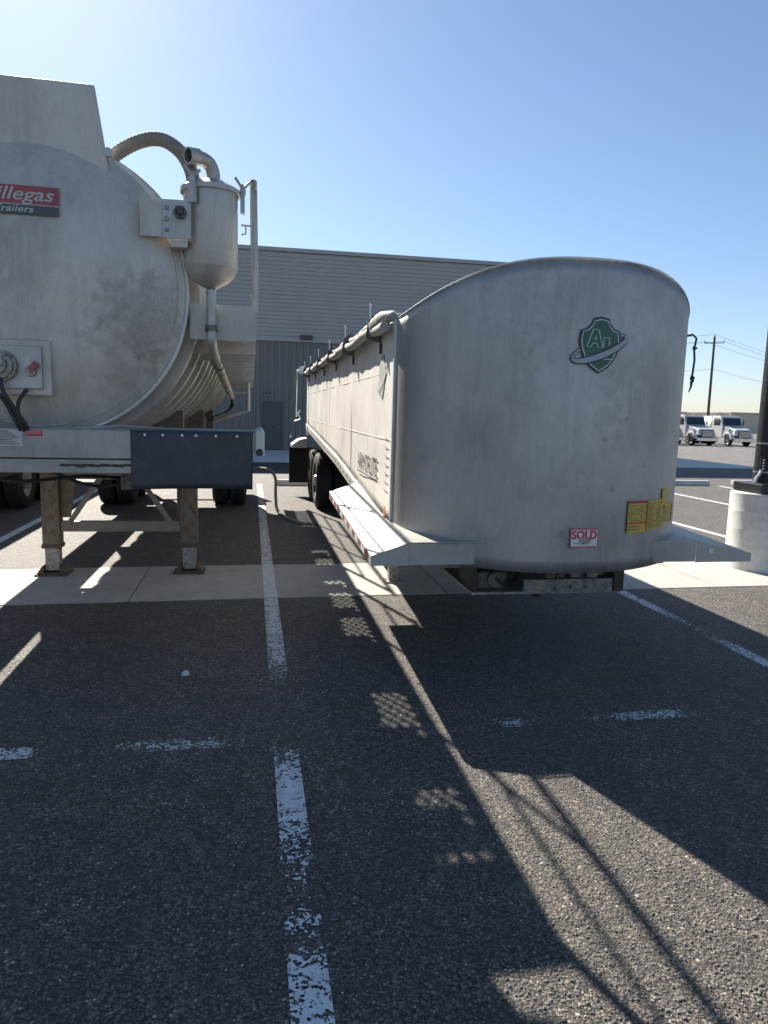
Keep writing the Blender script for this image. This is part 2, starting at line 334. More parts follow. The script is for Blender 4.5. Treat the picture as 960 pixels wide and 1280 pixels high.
# ------------------------------------------------------------------ mesh builder
class MB:
    def __init__(s):
        s.v = []; s.f = []; s.mi = []; s.m = 0
    def add(s, vs, fs):
        o = len(s.v); s.v += [tuple(p) for p in vs]
        for f in fs:
            s.f.append(tuple(i + o for i in f)); s.mi.append(s.m)
    def box(s, x0, x1, y0, y1, z0, z1):
        s.hexa([(x0, y0, z0), (x1, y0, z0), (x1, y1, z0), (x0, y1, z0), (x0, y0, z1), (x1, y0, z1), (x1, y1, z1), (x0, y1, z1)])
        return s
    def hexa(s, p):
        s.add(p, [(3, 2, 1, 0), (4, 5, 6, 7), (0, 1, 5, 4), (1, 2, 6, 5), (2, 3, 7, 6), (3, 0, 4, 7)])
        return s
    def prism(s, poly, ax, a, b):
        """poly: 2-D points in the other two axes (in order x,y,z without ax)"""
        def P(q, w):
            return (w, q[0], q[1]) if ax == 'x' else ((q[0], w, q[1]) if ax == 'y' else (q[0], q[1], w))
        n = len(poly)
        vs = [P(q, a) for q in poly] + [P(q, b) for q in poly]
        fs = [tuple(range(n)), tuple(range(2 * n - 1, n - 1, -1))]
        for i in range(n):
            j = (i + 1) % n
            fs.append((i, i + n, j + n, j))
        s.add(vs, fs); return s
    def tube(s, pts, r, seg=10, cap=True):
        pts = [Vector(p) for p in pts]; n = len(pts)
        rr = r if hasattr(r, '__len__') else [r] * n
        t0 = (pts[1] - pts[0]).normalized()
        ref = Vector((0, 0, 1)) if abs(t0.z) < 0.9 else Vector((1, 0, 0))
        u = t0.cross(ref).normalized()
        vs = []
        for i, p in enumerate(pts):
            t = (pts[min(i + 1, n - 1)] - pts[max(i - 1, 0)]).normalized()
            u = (u - t * u.dot(t)).normalized(); w = t.cross(u)
            for k in range(seg):
                a = 2 * math.pi * k / seg
                vs.append(p + (u * math.cos(a) + w * math.sin(a)) * rr[i])
        fs = []
        for i in range(n - 1):
            for k in range(seg):
                k2 = (k + 1) % seg
                fs.append((i * seg + k, i * seg + k2, (i + 1) * seg + k2, (i + 1) * seg + k))
        if cap:
            fs.append(tuple(range(seg - 1, -1, -1))); fs.append(tuple((n - 1) * seg + k for k in range(seg)))
        s.add(vs, fs); return s
    def bar(s, a, b, w, t, up=(0, 0, 1)):
        a = Vector(a); b = Vector(b); d = (b - a).normalized()
        x = d.cross(Vector(up)).normalized(); y = x.cross(d)
        p = []
        for q in (a, b):
            for sx, sy in ((-1, -1), (1, -1), (1, 1), (-1, 1)):
                p.append(q + x * (w / 2 * sx) + y * (t / 2 * sy))
        s.hexa(p); return s
    def lathe(s, c, axis, prof, seg=32, a0=0, a1=2 * math.pi, closed=True):
        """prof: (distance along axis, radius)"""
        c = Vector(c); vs = []; n = len(prof)
        A = {'x': (Vector((1, 0, 0)), Vector((0, 1, 0)), Vector((0, 0, 1))), 'y': (Vector((0, 1, 0)), Vector((0, 0, 1)), Vector((1, 0, 0))),
             'z': (Vector((0, 0, 1)), Vector((1, 0, 0)), Vector((0, 1, 0)))}[axis]
        for (d, r) in prof:
            for k in range(seg):
                a = a0 + (a1 - a0) * k / seg
                vs.append(c + A[0] * d + (A[1] * math.cos(a) + A[2] * math.sin(a)) * r)
        fs = []
        for i in range(n - 1):
            for k in range(seg):
                k2 = (k + 1) % seg
                fs.append((i * seg + k, i * seg + k2, (i + 1) * seg + k2, (i + 1) * seg + k))
        s.add(vs, fs); return s
    def sheet(s, fn, nu, nv):
        vs = [fn(i / nu, j / nv) for j in range(nv + 1) for i in range(nu + 1)]
        fs = [(j * (nu + 1) + i, j * (nu + 1) + i + 1, (j + 1) * (nu + 1) + i + 1, (j + 1) * (nu + 1) + i) for j in range(nv) for i in range(nu)]
        s.add(vs, fs); return s
    def build(s, name, mat, parent=None, smooth=False, bevel=0.0, solid=0.0, **props):
        me = bpy.data.meshes.new(name)
        me.from_pydata(s.v, [], s.f)
        mats = mat if isinstance(mat, (list, tuple)) else [mat]
        for q in mats:
            me.materials.append(M[q] if isinstance(q, str) else q)
        for p, mi in zip(me.polygons, s.mi):
            p.material_index = mi
        me.update()
        o = bpy.data.objects.new(name, me)
        COL.objects.link(o)
        if smooth:
            for p in me.polygons: p.use_smooth = True
            try: me.set_sharp_from_angle(angle=R(38))
            except Exception: pass
        if solid:
            q = o.modifiers.new("thickness", 'SOLIDIFY'); q.thickness = solid; q.offset = -1
        if bevel:
            q = o.modifiers.new("bevel", 'BEVEL'); q.width = bevel; q.segments = 2; q.limit_method = 'ANGLE'
            q.angle_limit = R(40)
        if parent is not None:
            o.parent = parent
            org = parent.get('_org')
            if org is not None: o.location = (-org[0], -org[1], -org[2])
        for k, v in props.items(): o[k] = v
        return o
def root(name, loc, label, cat, group=None, local=False):
    o = bpy.data.objects.new(name, None)
    o.empty_display_size = 0.3
    COL.objects.link(o); o.location = loc
    o['label'] = label; o['category'] = cat
    if group: o['group'] = group
    o['_org'] = [0.0, 0.0, 0.0] if local else [float(x) for x in loc]
    return o
def tag(o, label, cat, group=None):
    o['label'] = label; o['category'] = cat
    if group: o['group'] = group
    return o
def S(o): o['kind'] = 'structure'; return o
def kids(o): return [c for c in list(bpy.data.objects) if c.parent == o]
def copy_tree(o, parent=None):
    c = o.copy(); COL.objects.link(c)
    if parent is not None: c.parent = parent
    for ch in kids(o): copy_tree(ch, c)
    return c
def text_mb(mb, body, size, fn, shear=0.0, offset=0.0, spacing=1.0, xs=1.0, align='LEFT'):
    """letters as flat faces; fn(u, v) maps the text plane onto a surface"""
    cu = bpy.data.curves.new("tmp", 'FONT'); cu.body = body; cu.size = size; cu.shear = shear; cu.offset = offset
    cu.space_character = spacing; cu.align_x = align; cu.resolution_u = 3
    ob = bpy.data.objects.new("tmp", cu); COL.objects.link(ob)
    bpy.context.view_layer.update()
    me = bpy.data.meshes.new_from_object(ob.evaluated_get(bpy.context.evaluated_depsgraph_get()))
    mb.add([fn(v.co.x * xs, v.co.y) for v in me.vertices], [tuple(p.vertices) for p in me.polygons])
    bpy.data.objects.remove(ob); bpy.data.curves.remove(cu); bpy.data.meshes.remove(me)
def poly_mb(mb, pts, fn):
    """flat outline (u, v) laid on a surface: fan from the centroid"""
    n = len(pts); cx = sum(p[0] for p in pts) / n; cy = sum(p[1] for p in pts) / n
    vs = [fn(cx, cy)]; rings = 4
    for k in range(1, rings + 1):
        for p in pts: vs.append(fn(cx + (p[0] - cx) * k / rings, cy + (p[1] - cy) * k / rings))
    fs = [(0, 1 + i, 1 + (i + 1) % n) for i in range(n)]
    for k in range(1, rings):
        a = 1 + (k - 1) * n; b = 1 + k * n
        fs += [(a + i, b + i, b + (i + 1) % n, a + (i + 1) % n) for i in range(n)]
    mb.add(vs, fs)
def stroke_mb(mb, pts, w, fn, closed=False):
    """constant-width line (u, v) laid on a surface"""
    P = [Vector((p[0], p[1])) for p in pts]; n = len(P); vs = []
    for i in range(n):
        a = P[(i - 1) % n] if (closed or i > 0) else P[i]
        b = P[(i + 1) % n] if (closed or i < n - 1) else P[i]
        d = (b - a).normalized() if (b - a).length > 1e-9 else Vector((1, 0))
        nn = Vector((-d.y, d.x)); ww = w[i] if hasattr(w, '__len__') else w
        vs.append(fn(*(P[i] + nn * ww / 2))); vs.append(fn(*(P[i] - nn * ww / 2)))
    fs = []
    for i in range(n if closed else n - 1):
        j = (i + 1) % n
        fs.append((2 * i, 2 * j, 2 * j + 1, 2 * i + 1))
    mb.add(vs, fs)

def smoothpts(P, k=6):
    V = [Vector(p) for p in P]; Q = []
    for i in range(len(V) - 1):
        for j in range(k):
            t = j / k
            p0 = V[max(i - 1, 0)]; p1 = V[i]; p2 = V[i + 1]; p3 = V[min(i + 2, len(V) - 1)]
            Q.append(.5 * ((2 * p1) + (p2 - p0) * t + (2 * p0 - 5 * p1 + 4 * p2 - p3) * t * t + (3 * p1 - p0 - 3 * p2 + p3) * t ** 3))
    Q.append(V[-1]); return Q

# ------------------------------------------------------------------ the ground
b = MB(); 
xs = [-3000, -400, -60, -12, 0, 12, 60, 400, 3000]; ys = [-600, -60, -12, 0, 31, 56, 400, 4000]
b.sheet(lambda u, v: (xs[int(round(u * 8))], ys[int(round(v * 7))], -0.02 if v < .6 else -.55), 8, 7)
S(b.build('ground', 'gravel'))
b = MB(); b.box(-45, 70, -25, 20.4, -0.3, 0.0)
S(b.build('parking_lot', 'chip'))
b = MB(); b.box(-45, 70, 20.405, 24.6, -0.3, -0.004)
S(b.build('drive_lane', 'asphalt'))
b = MB(); b.box(-45, 19.6, 24.605, 31.9, -0.3, 0.012)
S(b.build('concrete_apron', 'concrete_pale'))
# concrete strip across the stalls, in slabs with open joints
def bandY(x, far):
    return (8.13 if far else 6.66) + 0.030 * x * (0.5 if x > 0 else 1)
b = MB()
xj = -25.08
while xj < 30:
    x0, x1 = xj + 0.004, xj + 2.99
    b.hexa([(x0, bandY(x0, 0), -.2), (x1, bandY(x1, 0), -.2), (x1, bandY(x1, 1), -.2), (x0, bandY(x0, 1), -.2),
            (x0, bandY(x0, 0), .006), (x1, bandY(x1, 0), .006), (x1, bandY(x1, 1), .006), (x0, bandY(x0, 1), .006)])
    xj += 2.998
S(b.build('concrete_strip', 'concrete'))
# painted lines
def line(name, x0, x1, y0, y1, wearf, z=0.004, n=60, along='y'):
    b = MB(); vs = []
    for i in range(n + 1):
        t = i / n
        if along == 'y':
            y = y0 + (y1 - y0) * t
            vs += [(x0, y, z), ((x0 + x1) / 2, y, z), (x1, y, z)]
        else:
            x = x0 + (x1 - x0) * t
            vs += [(x, y1, z), (x, (y0 + y1) / 2, z), (x, y0, z)]
    b.add(vs, [f for i in range(n) for f in ((3*i, 3*i+1, 3*i+4, 3*i+3), (3*i+1, 3*i+2, 3*i+5, 3*i+4))])
    o = b.build(name, 'paint')
    at = o.data.attributes.new('wear', 'FLOAT', 'POINT')
    for i, p in enumerate(o.data.vertices):
        e = 0.045 if i % 3 != 1 else 0.0
        at.data[i].value = wearf(p.co.x, p.co.y) + e
    return S(o)
def lerp_tab(tab):
    def f(t):
        if t <= tab[0][0]: return tab[0][1]
        for (a, va), (c, vc) in zip(tab, tab[1:]):
            if t <= c: return va + (vc - va) * (t - a) / (c - a)
        return tab[-1][1]
    return f
w1 = lerp_tab([(0.8, .40), (2.13, .44), (2.17, .66), (2.20, .66), (2.22, .47), (2.27, .50), (2.30, .66), (2.5, .60), (2.7, .53), (2.85, .46), (3.1, .38), (3.4, .44), (3.62, .60), (3.72, .80), (4.3, .78), (4.62, .58), (4.9, .47), (6, .42), (8, .42), (11, .44), (17, .46)])
line('painted_line', 0.112, 0.238, 0.8, 6.66, lambda x, y: w1(y))
line('painted_line', 0.112, 0.238, 6.66, 8.13, lambda x, y: 0.24, z=0.010)
line('painted_line', 0.112, 0.238, 8.13, 17.2, lambda x, y: w1(y))
w2 = lerp_tab([(3.0, .40), (4.3, .42), (4.75, .45), (5.1, .60), (5.5, .58), (6.0, .45), (20, .42)])
line('painted_line', 3.65, 3.775, 1.0, 6.66, lambda x, y: w2(y))
line('painted_line', 3.65, 3.775, 8.2, 17.2, lambda x, y: .42)
for X in (-3.18, -6.7, -10.2, 7.15, 10.0, 12.55, 16.1, 19.6, 23.1):
    line('painted_line', X - .06, X + .065, 1.0 if X < 5 else 0.5, 6.5, lambda x, y: .46, n=30)
    line('painted_line', X - .06, X + .065, 8.4, 17.6, lambda x, y: .36, n=30)
w3 = lerp_tab([(-2.6, .44), (-1.12, .46), (-1.0, .80), (-.82, .70), (-.68, .60), (-.5, .54), (-.2, .52), (-.05, .68), (.15, .80)])
line('painted_line', -2.9, 0.2, 3.63, 3.76, lambda x, y: w3(x), n=60, along='x')
w4 = lerp_tab([(1.3, .62), (1.5, .55), (1.65, .64), (1.9, .64), (2.1, .56), (2.3, .50), (2.5, .50), (2.62, .60), (2.75, .82)])
line('painted_line', 1.3, 2.9, 3.68, 3.80, lambda x, y: w4(x), n=60, along='x')
# loose stones lying on the chip seal near the camera
b = MB()
rs = random.Random(3)
def blob(b, x, y, r, zb=0.0):
    n = 5; a0 = rs.random() * 6.28; vs = []
    fl = rs.uniform(.45, .8)
    for k in range(n):
        a = a0 + k * 6.283 / n; q = r * rs.uniform(.75, 1.15)
        vs.append((x + q * math.cos(a), y + q * math.sin(a), zb + r * fl * .3))
    for k in range(3):
        a = a0 + .5 + k * 6.283 / 3; q = r * rs.uniform(.35, .7)
        vs.append((x + q * math.cos(a), y + q * math.sin(a), zb + r * fl * rs.uniform(.9, 1.25)))
    fs = [(5, 6, 7), (0, 1, 5), (1, 6, 5), (1, 2, 6), (2, 3, 6), (3, 7, 6), (3, 4, 7), (4, 5, 7), (4, 0, 5)]
    b.add(vs, fs)
for _ in range(32000):
    t = rs.random()
    y = 1.1 + 5.4 * t ** 1.6
    x = rs.uniform(-0.42 * y - .6, 0.78 * y + .6)
    if 0.09 < x < 0.26 and w1(y) < .5: continue
    k = 1.0 + 0.3 * mnoise.noise((x * 1.3, y * 1.3, 0))
    blob(b, x, y, rs.choice((.003, .0038, .0045, .0055, .0068)) * k)
for _ in range(180):
    y = rs.uniform(2.2, 6.2); x = rs.gauss(0.25, 0.55)
    blob(b, x, y, rs.uniform(.006, .012))
for _ in range(500):
    y = rs.uniform(6.7, 8.0); x = rs.uniform(-2.5, 5)
    blob(b, x, y, rs.uniform(.003, .006), .006)
b.m = 1
for _ in range(1500):
    y = rs.uniform(2.9, 5.4); x = rs.gauss(0.35, 0.7)
    blob(b, x, y, rs.choice((.0025, .003, .004, .005)))
for _ in range(2200):
    y = 1.1 + 5.4 * rs.random() ** 1.5; x = rs.uniform(-0.42 * y - .6, 0.78 * y + .6)
    blob(b, x, y, rs.choice((.0022, .0028, .0035, .0045)))
o = b.build('loose_gravel', ['stone', 'stone_pale']); o['kind'] = 'stuff'
rs.seed(11)
b = MB(); vs = []
for k in range(8):
    a = k * .785; vs.append((-.43 + .030 * math.cos(a) * rs.uniform(.8, 1.1), 4.72 + .026 * math.sin(a), .003))
for k in range(6):
    a = k * 1.047 + .3; vs.append((-.43 + .020 * math.cos(a), 4.72 + .016 * math.sin(a), .026 + .004 * math.sin(k * 2.)))
b.add(vs, [(8, 9, 10, 11, 12, 13)] + [(k, (k + 1) % 8, 8 + int((k + 1) % 8 * .75) % 6, 8 + int(k * .75) % 6) for k in range(8)])
tag(b.build('stone', 'concrete_pale'), 'single pale stone lying on the dark shaded asphalt', 'stone')

# ------------------------------------------------------------------ building
BY = 32.0; BX0, BX1 = -34.0, 16.3
bld = root('metal_building', ((BX0 + BX1) / 2, BY, 0), 'long grey metal-clad building with ribbed siding behind the trailers', 'building')
b = MB()
pz = []; z = 4.78; p = 0.172
while z < 8.3:
    pz += [(BY, z), (BY, z + .115), (BY - .03, z + .13), (BY - .03, z + .157)]
    z += p
pz += [(BY, z), (BY + .12, z), (BY + .12, 4.78)]
b.prism(pz, 'x', BX0, BX1)
b.build('upper_siding', 'wall_up', bld)
b = MB(); px = []; x = BX0
while x < BX1 - .1:
    px += [(x, BY + .055), (x + .19, BY + .055), (x + .22, BY), (x + .28, BY)]
    x += .305
px += [(BX1 - .02, BY + .055), (BX1 - .02, BY + .15), (BX0, BY + .15)]
b.prism(px, 'z', 0.0, 4.68)
b.build('lower_siding', 'wall_low', bld)
b = MB(); b.box(BX0 + .03, BX1 - .03, BY + .16, BY + 28, 0, 8.28)
b.build('shell_wall', 'wall_up', bld)
b = MB(); b.box(BX0 - .05, BX1 + .05, BY - .06, BY + .15, 4.685, 4.775)
b.build('belt_trim', 'wall_up', bld)
b = MB(); b.box(BX0 - .1, BX1 + .1, BY - .12, BY + .155, z + .005, z + .16); b.box(BX0 - .1, BX1 + .1, BY + .16, BY + 28.1, z - .02, z + .15)
b.build('roof', 'wall_up', bld)
b = MB(); b.box(.49, 1.27, BY - .05, BY + .02, .02, 2.05)
dr = b.build('door', 'door', bld, bevel=.01)
b = MB(); b.tube([(1.17, BY - .05, 1.02), (1.17, BY - .11, 1.02), (1.06, BY - .11, 1.02)], .018, 8); b.lathe((1.17, BY - .07, 1.02), 'y', [(0, .035), (.02, .035)], 12)
b.build('handle', 'strap', dr)
b = MB(); b.box(.42, .488, BY - .07, BY + .02, .012, 2.12); b.box(1.272, 1.34, BY - .07, BY + .02, .012, 2.12); b.box(.489, 1.271, BY - .07, BY + .02, 2.052, 2.12)
b.build('door_frame', 'trim', bld)
b = MB(); b.box(.60, .78, BY - .22, BY - .001, 2.40, 2.56)
wlp = b.build('wall_lamp', 'trim', bld, bevel=.02)
b = MB(); b.box(.62, .76, BY - .21, BY - .03, 2.375, 2.398)
b.build('lens', 'lamp_glass', wlp)
b = MB(); b.prism([(BY - .001, 4.80), (BY - .28, 4.80), (BY - .28, 4.86), (BY - .10, 4.98), (BY - .001, 4.98)], 'x', 2.05, 2.58)
b.build('wall_pack', 'trim', bld)
b = MB(); b.box(1.62, 1.72, BY - .05, BY - .001, .55, .70)
b.build('outlet_box', 'strap', bld)

# ------------------------------------------------------------------ wheel stops
def wheel_stop():
    b = MB()
    prof = [(-.075, 0), (-.075, .09), (-.055, .135), (.055, .135), (.075, .09), (.075, 0)]
    b.prism(prof, 'x', -.9, .9)
    return b.build('wheel_stop', 'concrete_pale', bevel=.012)
stops = [(1.47, 17.0, 'white concrete wheel stop at the end of the worn line between the trailers'),
         (11.45, 17.82, 'white concrete wheel stop just right of the grey trailer face'),
         (14.15, 18.05, 'white concrete wheel stop directly behind the lamp post base'),
         (-2.2, 17.0, 'white concrete wheel stop seen below the tank trailer beam')]
ws = wheel_stop()
for i, (x, y, lb) in enumerate(stops):
    o = ws if i == 0 else ws.copy()
    if i: COL.objects.link(o)
    o.location = (x, y, 0.0); o.rotation_euler = (0, 0, R(random.uniform(-1, 1)))
    tag(o, lb, 'wheel stop', 'concrete wheel stops heading the stalls')

# ------------------------------------------------------------------ lamp post
LX, LY = 6.07, 7.64
lp = root('lamp_post', (LX, LY, 0), 'black lamp post bolted on a round pale concrete base', 'lamp post')
b = MB(); prof = [(0, .39)]
for k in range(4):
    zz = .06 + k * .215; prof += [(zz, .3846), (zz + .004, .3836), (zz + .20, .384), (zz + .211, .3845)]
prof += [(.90, .386), (.922, .37), (.925, 0.001)]
b.lathe((LX, LY, 0.0), 'z', prof, 48)
cb = b.build('concrete_base', 'concrete_pale', lp, smooth=True)
b = MB(); b.box(LX - .255, LX + .255, LY - .255, LY + .255, .927, 1.04)
b.build('base_cover', 'black_paint', lp, bevel=.008)
b = MB(); b.lathe((LX, LY, 1.04), 'z', [(0, .155), (8.0, .11), (8.0, .001)], 28)
b.build('pole', 'black_paint', lp, smooth=True)
for zz in (1.16, 1.50):
    b = MB(); b.lathe((LX, LY, zz), 'z', [(0, .150), (0, .158), (.018, .158), (.018, .150)], 28)
    b.build('steel_strap', 'strap', lp, smooth=True)
b = MB(); b.lathe((LX - .135, LY - .07, 1.19), 'z', [(0, .001), (0, .028), (.16, .028), (.16, .001)], 12)
tg = b.build('number_tag', 'black_paint', lp)
for k in range(4):
    b = MB(); b.box(LX - .155, LX - .130, LY - .1062, LY - .100, 1.207 + k * .034, 1.221 + k * .034)
    b.build('number_mark', 'data_grey', tg)
b = MB(); b.tube([(LX - .24, LY - .1, 1.045), (LX - .22, LY - .1, 1.10), (LX - .17, LY - .09, 1.15), (LX - .15, LY - .08, 1.19)], .02, 8)
b.build('conduit', 'strap', lp, smooth=True)
for sx in (-1, 1):
    b = MB(); b.bar((LX, LY, 8.95), (LX + sx * .75, LY, 9.0), .06, .06)
    am = b.build('lamp_arm', 'black_paint', lp)
    b = MB(); b.prism([(-.16, 0), (.16, 0), (.13, .12), (-.13, .12)], 'x', 0, .6)
    for i, v in enumerate(b.v): b.v[i] = (LX + sx * (.75 + v[0]), LY + v[1], 8.94 + v[2])
    b.build('lamp_head', 'black_paint', am)

# ------------------------------------------------------------------ tyre helper
def wheel(parent, x0, x1, y, r=0.5, side=1, name='wheel'):
    """tyre between x0 and x1 with treads; side = +1 rim facing +x"""
    b = MB(); w = x1 - x0; c = (x0, y, r)
    prof = [(w * .10, r * .60), (0, r * .66), (-.005, r * .82), (.02, r * .95), (.045, r * .985)]
    for k in range(4):
        q = .05 + k * (w - .1) / 4; prof += [(q, r), (q + (w - .1) / 4 - .014, r), (q + (w - .1) / 4 - .012, r - .012), (q + (w - .1) / 4 - .002, r - .012)]
    prof += [(w - .045, r * .985), (w - .02, r * .95), (w + .005, r * .82), (w, r * .66), (w * .90, r * .60)]
    b.lathe(c, 'x', prof, 48)
    t = b.build(name, 'rubber', parent, smooth=True)
    b = MB()
    q0 = w * .14 if side < 0 else w * .86
    s_ = -1 if side > 0 else 1
    b.lathe((x0 + q0, y, r), 'x', [(s_ * -.01, r * .60), (s_ * .02, r * .55), (s_ * .06, r * .46), (s_ * .05, r * .30), (s_ * 0.0, r * .22), (s_ * -.05, r * .18), (s_ * -.06, .001)], 32)
    b.build('rim', 'zinc', t, smooth=True)
    return t

# ------------------------------------------------------------------ grey bulk trailer
GC = 2.06
tr = root('bulk_trailer', (GC, 9.5, 0), 'grey aluminium bulk trailer with rounded front wall, green shield emblem and SOLD sticker', 'trailer')
def wx(y): return 1.0 + 0.0105 * (y - 5.1)          # left wall
def wxr(y): return 3.12 + 0.0105 * (y - 5.1)
def faceY(x):
    t = max(-1, min(1, (x - GC) / 1.06)); return 5.1 - .85 * math.sqrt(max(0, 1 - t * t))
def topz(x):
    t = min(1, abs((x - GC) / 1.06)); return 2.405 + .305 * (1 - t ** 2.9)
YB = 14.9
def sidetop(y): return 2.405 + .011 * (y - 5.1)
def sidebot(y): return .78 + .047 * (y - 4.3) + .10 * min(1, max(0, (y - 5.0) / 4))
# front wall
b = MB(); N = 72
def fp(u, v):
    a = (-1 + 2 * u) * math.pi / 2
    x = GC + 1.06 * math.sin(a); y = 5.1 - .85 * math.cos(a)
    z0 = .755 + .06 * (1 - math.cos(a)); z1 = topz(x)
    den = .006 * mnoise.noise((x * 2.2, z0 + (z1 - z0) * v * 2.0, 3.1))
    return (x, y + den * math.cos(a), z0 + (z1 - z0) * v)
b.sheet(fp, N, 24)
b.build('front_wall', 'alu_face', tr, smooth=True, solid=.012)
b = MB()
T = []
for i in range(41):
    a = (-1 + i / 20) * math.pi / 2; T.append((GC + 1.04 * math.sin(a), 5.1 - .83 * math.cos(a)))
b.prism(T + [(GC + 1.04, 5.16), (GC - 1.04, 5.16)], 'z', .83, .845)
b.build('nose_floor', 'steel_grime', tr)
# rim along the arch
b = MB(); pts = []
for i in range(61):
    a = (-1 + i / 30) * math.pi / 2; x = GC + 1.06 * math.sin(a); pts.append((x, 5.1 - .85 * math.cos(a) - .004, topz(x) + .004))
b.tube(pts, .004, 8)
b.build('top_rim', 'alu_side', tr, smooth=True)
for x in (.985, 3.108):
    b = MB(); b.box(x, x + .027, 5.09, 5.12, .88, 2.41); b.build('corner_trim', 'alu_bright', tr)
# side walls: slightly quilted sheet panels with seams
def sidewall(fx, sgn, name, mat):
    b = MB()
    def fn(u, v):
        y = 5.105 + (YB - 5.105) * u
        z0 = sidebot(y) + .11; z1 = sidetop(y)
        z = z0 + (z1 - z0) * v
        d = .0045 * mnoise.noise((y * 1.6, z * 1.8, 5.0 + sgn))
        return (fx(y) + d, y, z)
    b.sheet(fn, 120, 16)
    o = b.build(name, mat, tr, smooth=True, solid=-.03 * sgn)
    sb = MB()
    for k in range(1, 5):
        y = 5.105 + k * 2.44
        sb.box(fx(y) - .003, fx(y) + .004, y - .006, y + .006, sidebot(y) + .12, sidetop(y) - .01)
    for zz in (1.55, 2.05):
        sb.hexa([(fx(5.13) - .003, 5.13, zz - .002), (fx(5.13) + .005, 5.13, zz - .002), (fx(YB) + .005, YB - .02, zz + .03), (fx(YB) - .003, YB - .02, zz + .03),
                 (fx(5.13) - .003, 5.13, zz + .001), (fx(5.13) + .005, 5.13, zz + .001), (fx(YB) + .005, YB - .02, zz + .033), (fx(YB) - .003, YB - .02, zz + .033)])
    sb.build('panel_seam', mat, o)
    return o
lw = sidewall(wx, 1, 'side_wall', 'alu_side')
rw = sidewall(wxr, -1, 'side_wall', 'alu_side')
# bottom rails
for fx, sg in ((wx, -1), (wxr, 1)):
    b = MB(); n = 20
    for i in range(n):
        y0 = 5.105 + (YB - 5.105) * i / n; y1 = 5.105 + (YB - 5.105) * (i + 1) / n
        a0, a1 = fx(y0), fx(y1); q = .018 * sg
        zl = [(sidebot(y0), sidebot(y0) + .105), (sidebot(y1), sidebot(y1) + .105)]
        b.add([(a0 + q, y0, zl[0][0]), (a0 + q, y0, zl[0][1]), (a1 + q, y1, zl[1][1]), (a1 + q, y1, zl[1][0])], [(0, 1, 2, 3)])
        b.add([(a0 + q, y0, zl[0][1]), (a0 - q * .4, y0, zl[0][1] + .006), (a1 - q * .4, y1, zl[1][1] + .006), (a1 + q, y1, zl[1][1])], [(0, 1, 2, 3)])
        b.add([(a0 + q, y0, zl[0][0]), (a0 - sg * .10, y0, zl[0][0] - .002), (a1 - sg * .10, y1, zl[1][0] - .002), (a1 + q, y1, zl[1][0])], [(0, 1, 2, 3)])
    b.build('bottom_rail', 'alu_bright', tr)
# reflective dashes on the left rail
b = MB()
y = 7.2; k7 = 0
while y < 13.6:
    b.m = 0 if int(y * 3) % 2 else 1
    z = sidebot(y) + .030
    e = (sidebot(y + .15) - sidebot(y))
    b.m = k7 % 2; k7 += 1
    b.add([(wx(y) - .0195, y, z), (wx(y) - .0195, y, z + .038), (wx(y) - .0195, y + .15, z + .038 + e), (wx(y) - .0195, y + .15, z + e)], [(0, 1, 2, 3)])
    y += .15
b.build('reflective_tape', ['data_grey', 'zinc'], tr)
# hopper floor and back wall
b = MB()
b.hexa([(wx(5) + .035, 5.13, .98), (wxr(5) - .035, 5.13, .98), (wxr(YB) - .035, YB - .03, 1.46), (wx(YB) + .035, YB - .03, 1.46),
        (wx(5) + .035, 5.13, 1.02), (wxr(5) - .035, 5.13, 1.02), (wxr(YB) - .035, YB - .03, 1.50), (wx(YB) + .035, YB - .03, 1.50)])
b.build('floor_panel', 'alu_side', tr)
b = MB(); b.box(wx(YB), wxr(YB), YB + .002, YB + .04, 1.25, sidetop(YB))
b.build('rear_wall', 'alu_side', tr)
# belly frame rails
for x in (1.62, 2.52):
    b = MB(); b.hexa([(x, 4.75, .72), (x + .10, 4.75, .72), (x + .10, YB, 1.12), (x, YB, 1.12), (x, 4.75, .80), (x + .10, 4.75, .80), (x + .10, YB, 1.24), (x, YB, 1.24)])
    b.build('frame_rail', 'steel_grime', tr)
b = MB(); b.hexa([(1.3, 4.62, .735), (2.9, 4.62, .735), (2.9, 6.9, .83), (1.3, 6.9, .83), (1.3, 4.62, .75), (2.9, 4.62, .75), (2.9, 6.9, .845), (1.3, 6.9, .845)])
b.build('belly_plate', 'steel_grime', tr)
# front wings (deck lips either side of the rounded nose)
def wing(pts_top, zb, y0, y1, name, rise=.05):
    """pts_top: (x, z) across; wing from y0 back to y1 with a folded-down lip"""
    b = MB(); n = 10
    def zz(z, y): return z + rise * (y - y0)
    for i in range(n):
        ya = y0 + (y1 - y0) * i / n; yb = y0 + (y1 - y0) * (i + 1) / n
        for (xa, za), (xb, zb_) in zip(pts_top, pts_top[1:]):
            b.add([(xa, ya, zz(za, ya)), (xb, ya, zz(zb_, ya)), (xb, yb, zz(zb_, yb)), (xa, yb, zz(za, yb))], [(0, 1, 2, 3)])
    top = list(pts_top)
    b.add([(x, y0, z) for x, z in top] + [(x, y0, zb) for x, z in reversed(top)], [tuple(range(2 * len(top)))])
    xo, zo = (top[0] if top[0][0] < GC else top[-1])
    b.add([(xo, y0, zb), (xo, y1, zz(zb, y1)), (xo, y1, zz(zo, y1)), (xo, y0, zo)], [(0, 1, 2, 3)])
    b.add([(x, y1, zz(z, y1)) for x, z in top] + [(x, y1, zz(zb, y1)) for x, z in reversed(top)], [tuple(range(2 * len(top)))])
    return b.build(name, 'alu_deck', tr, bevel=0.004)
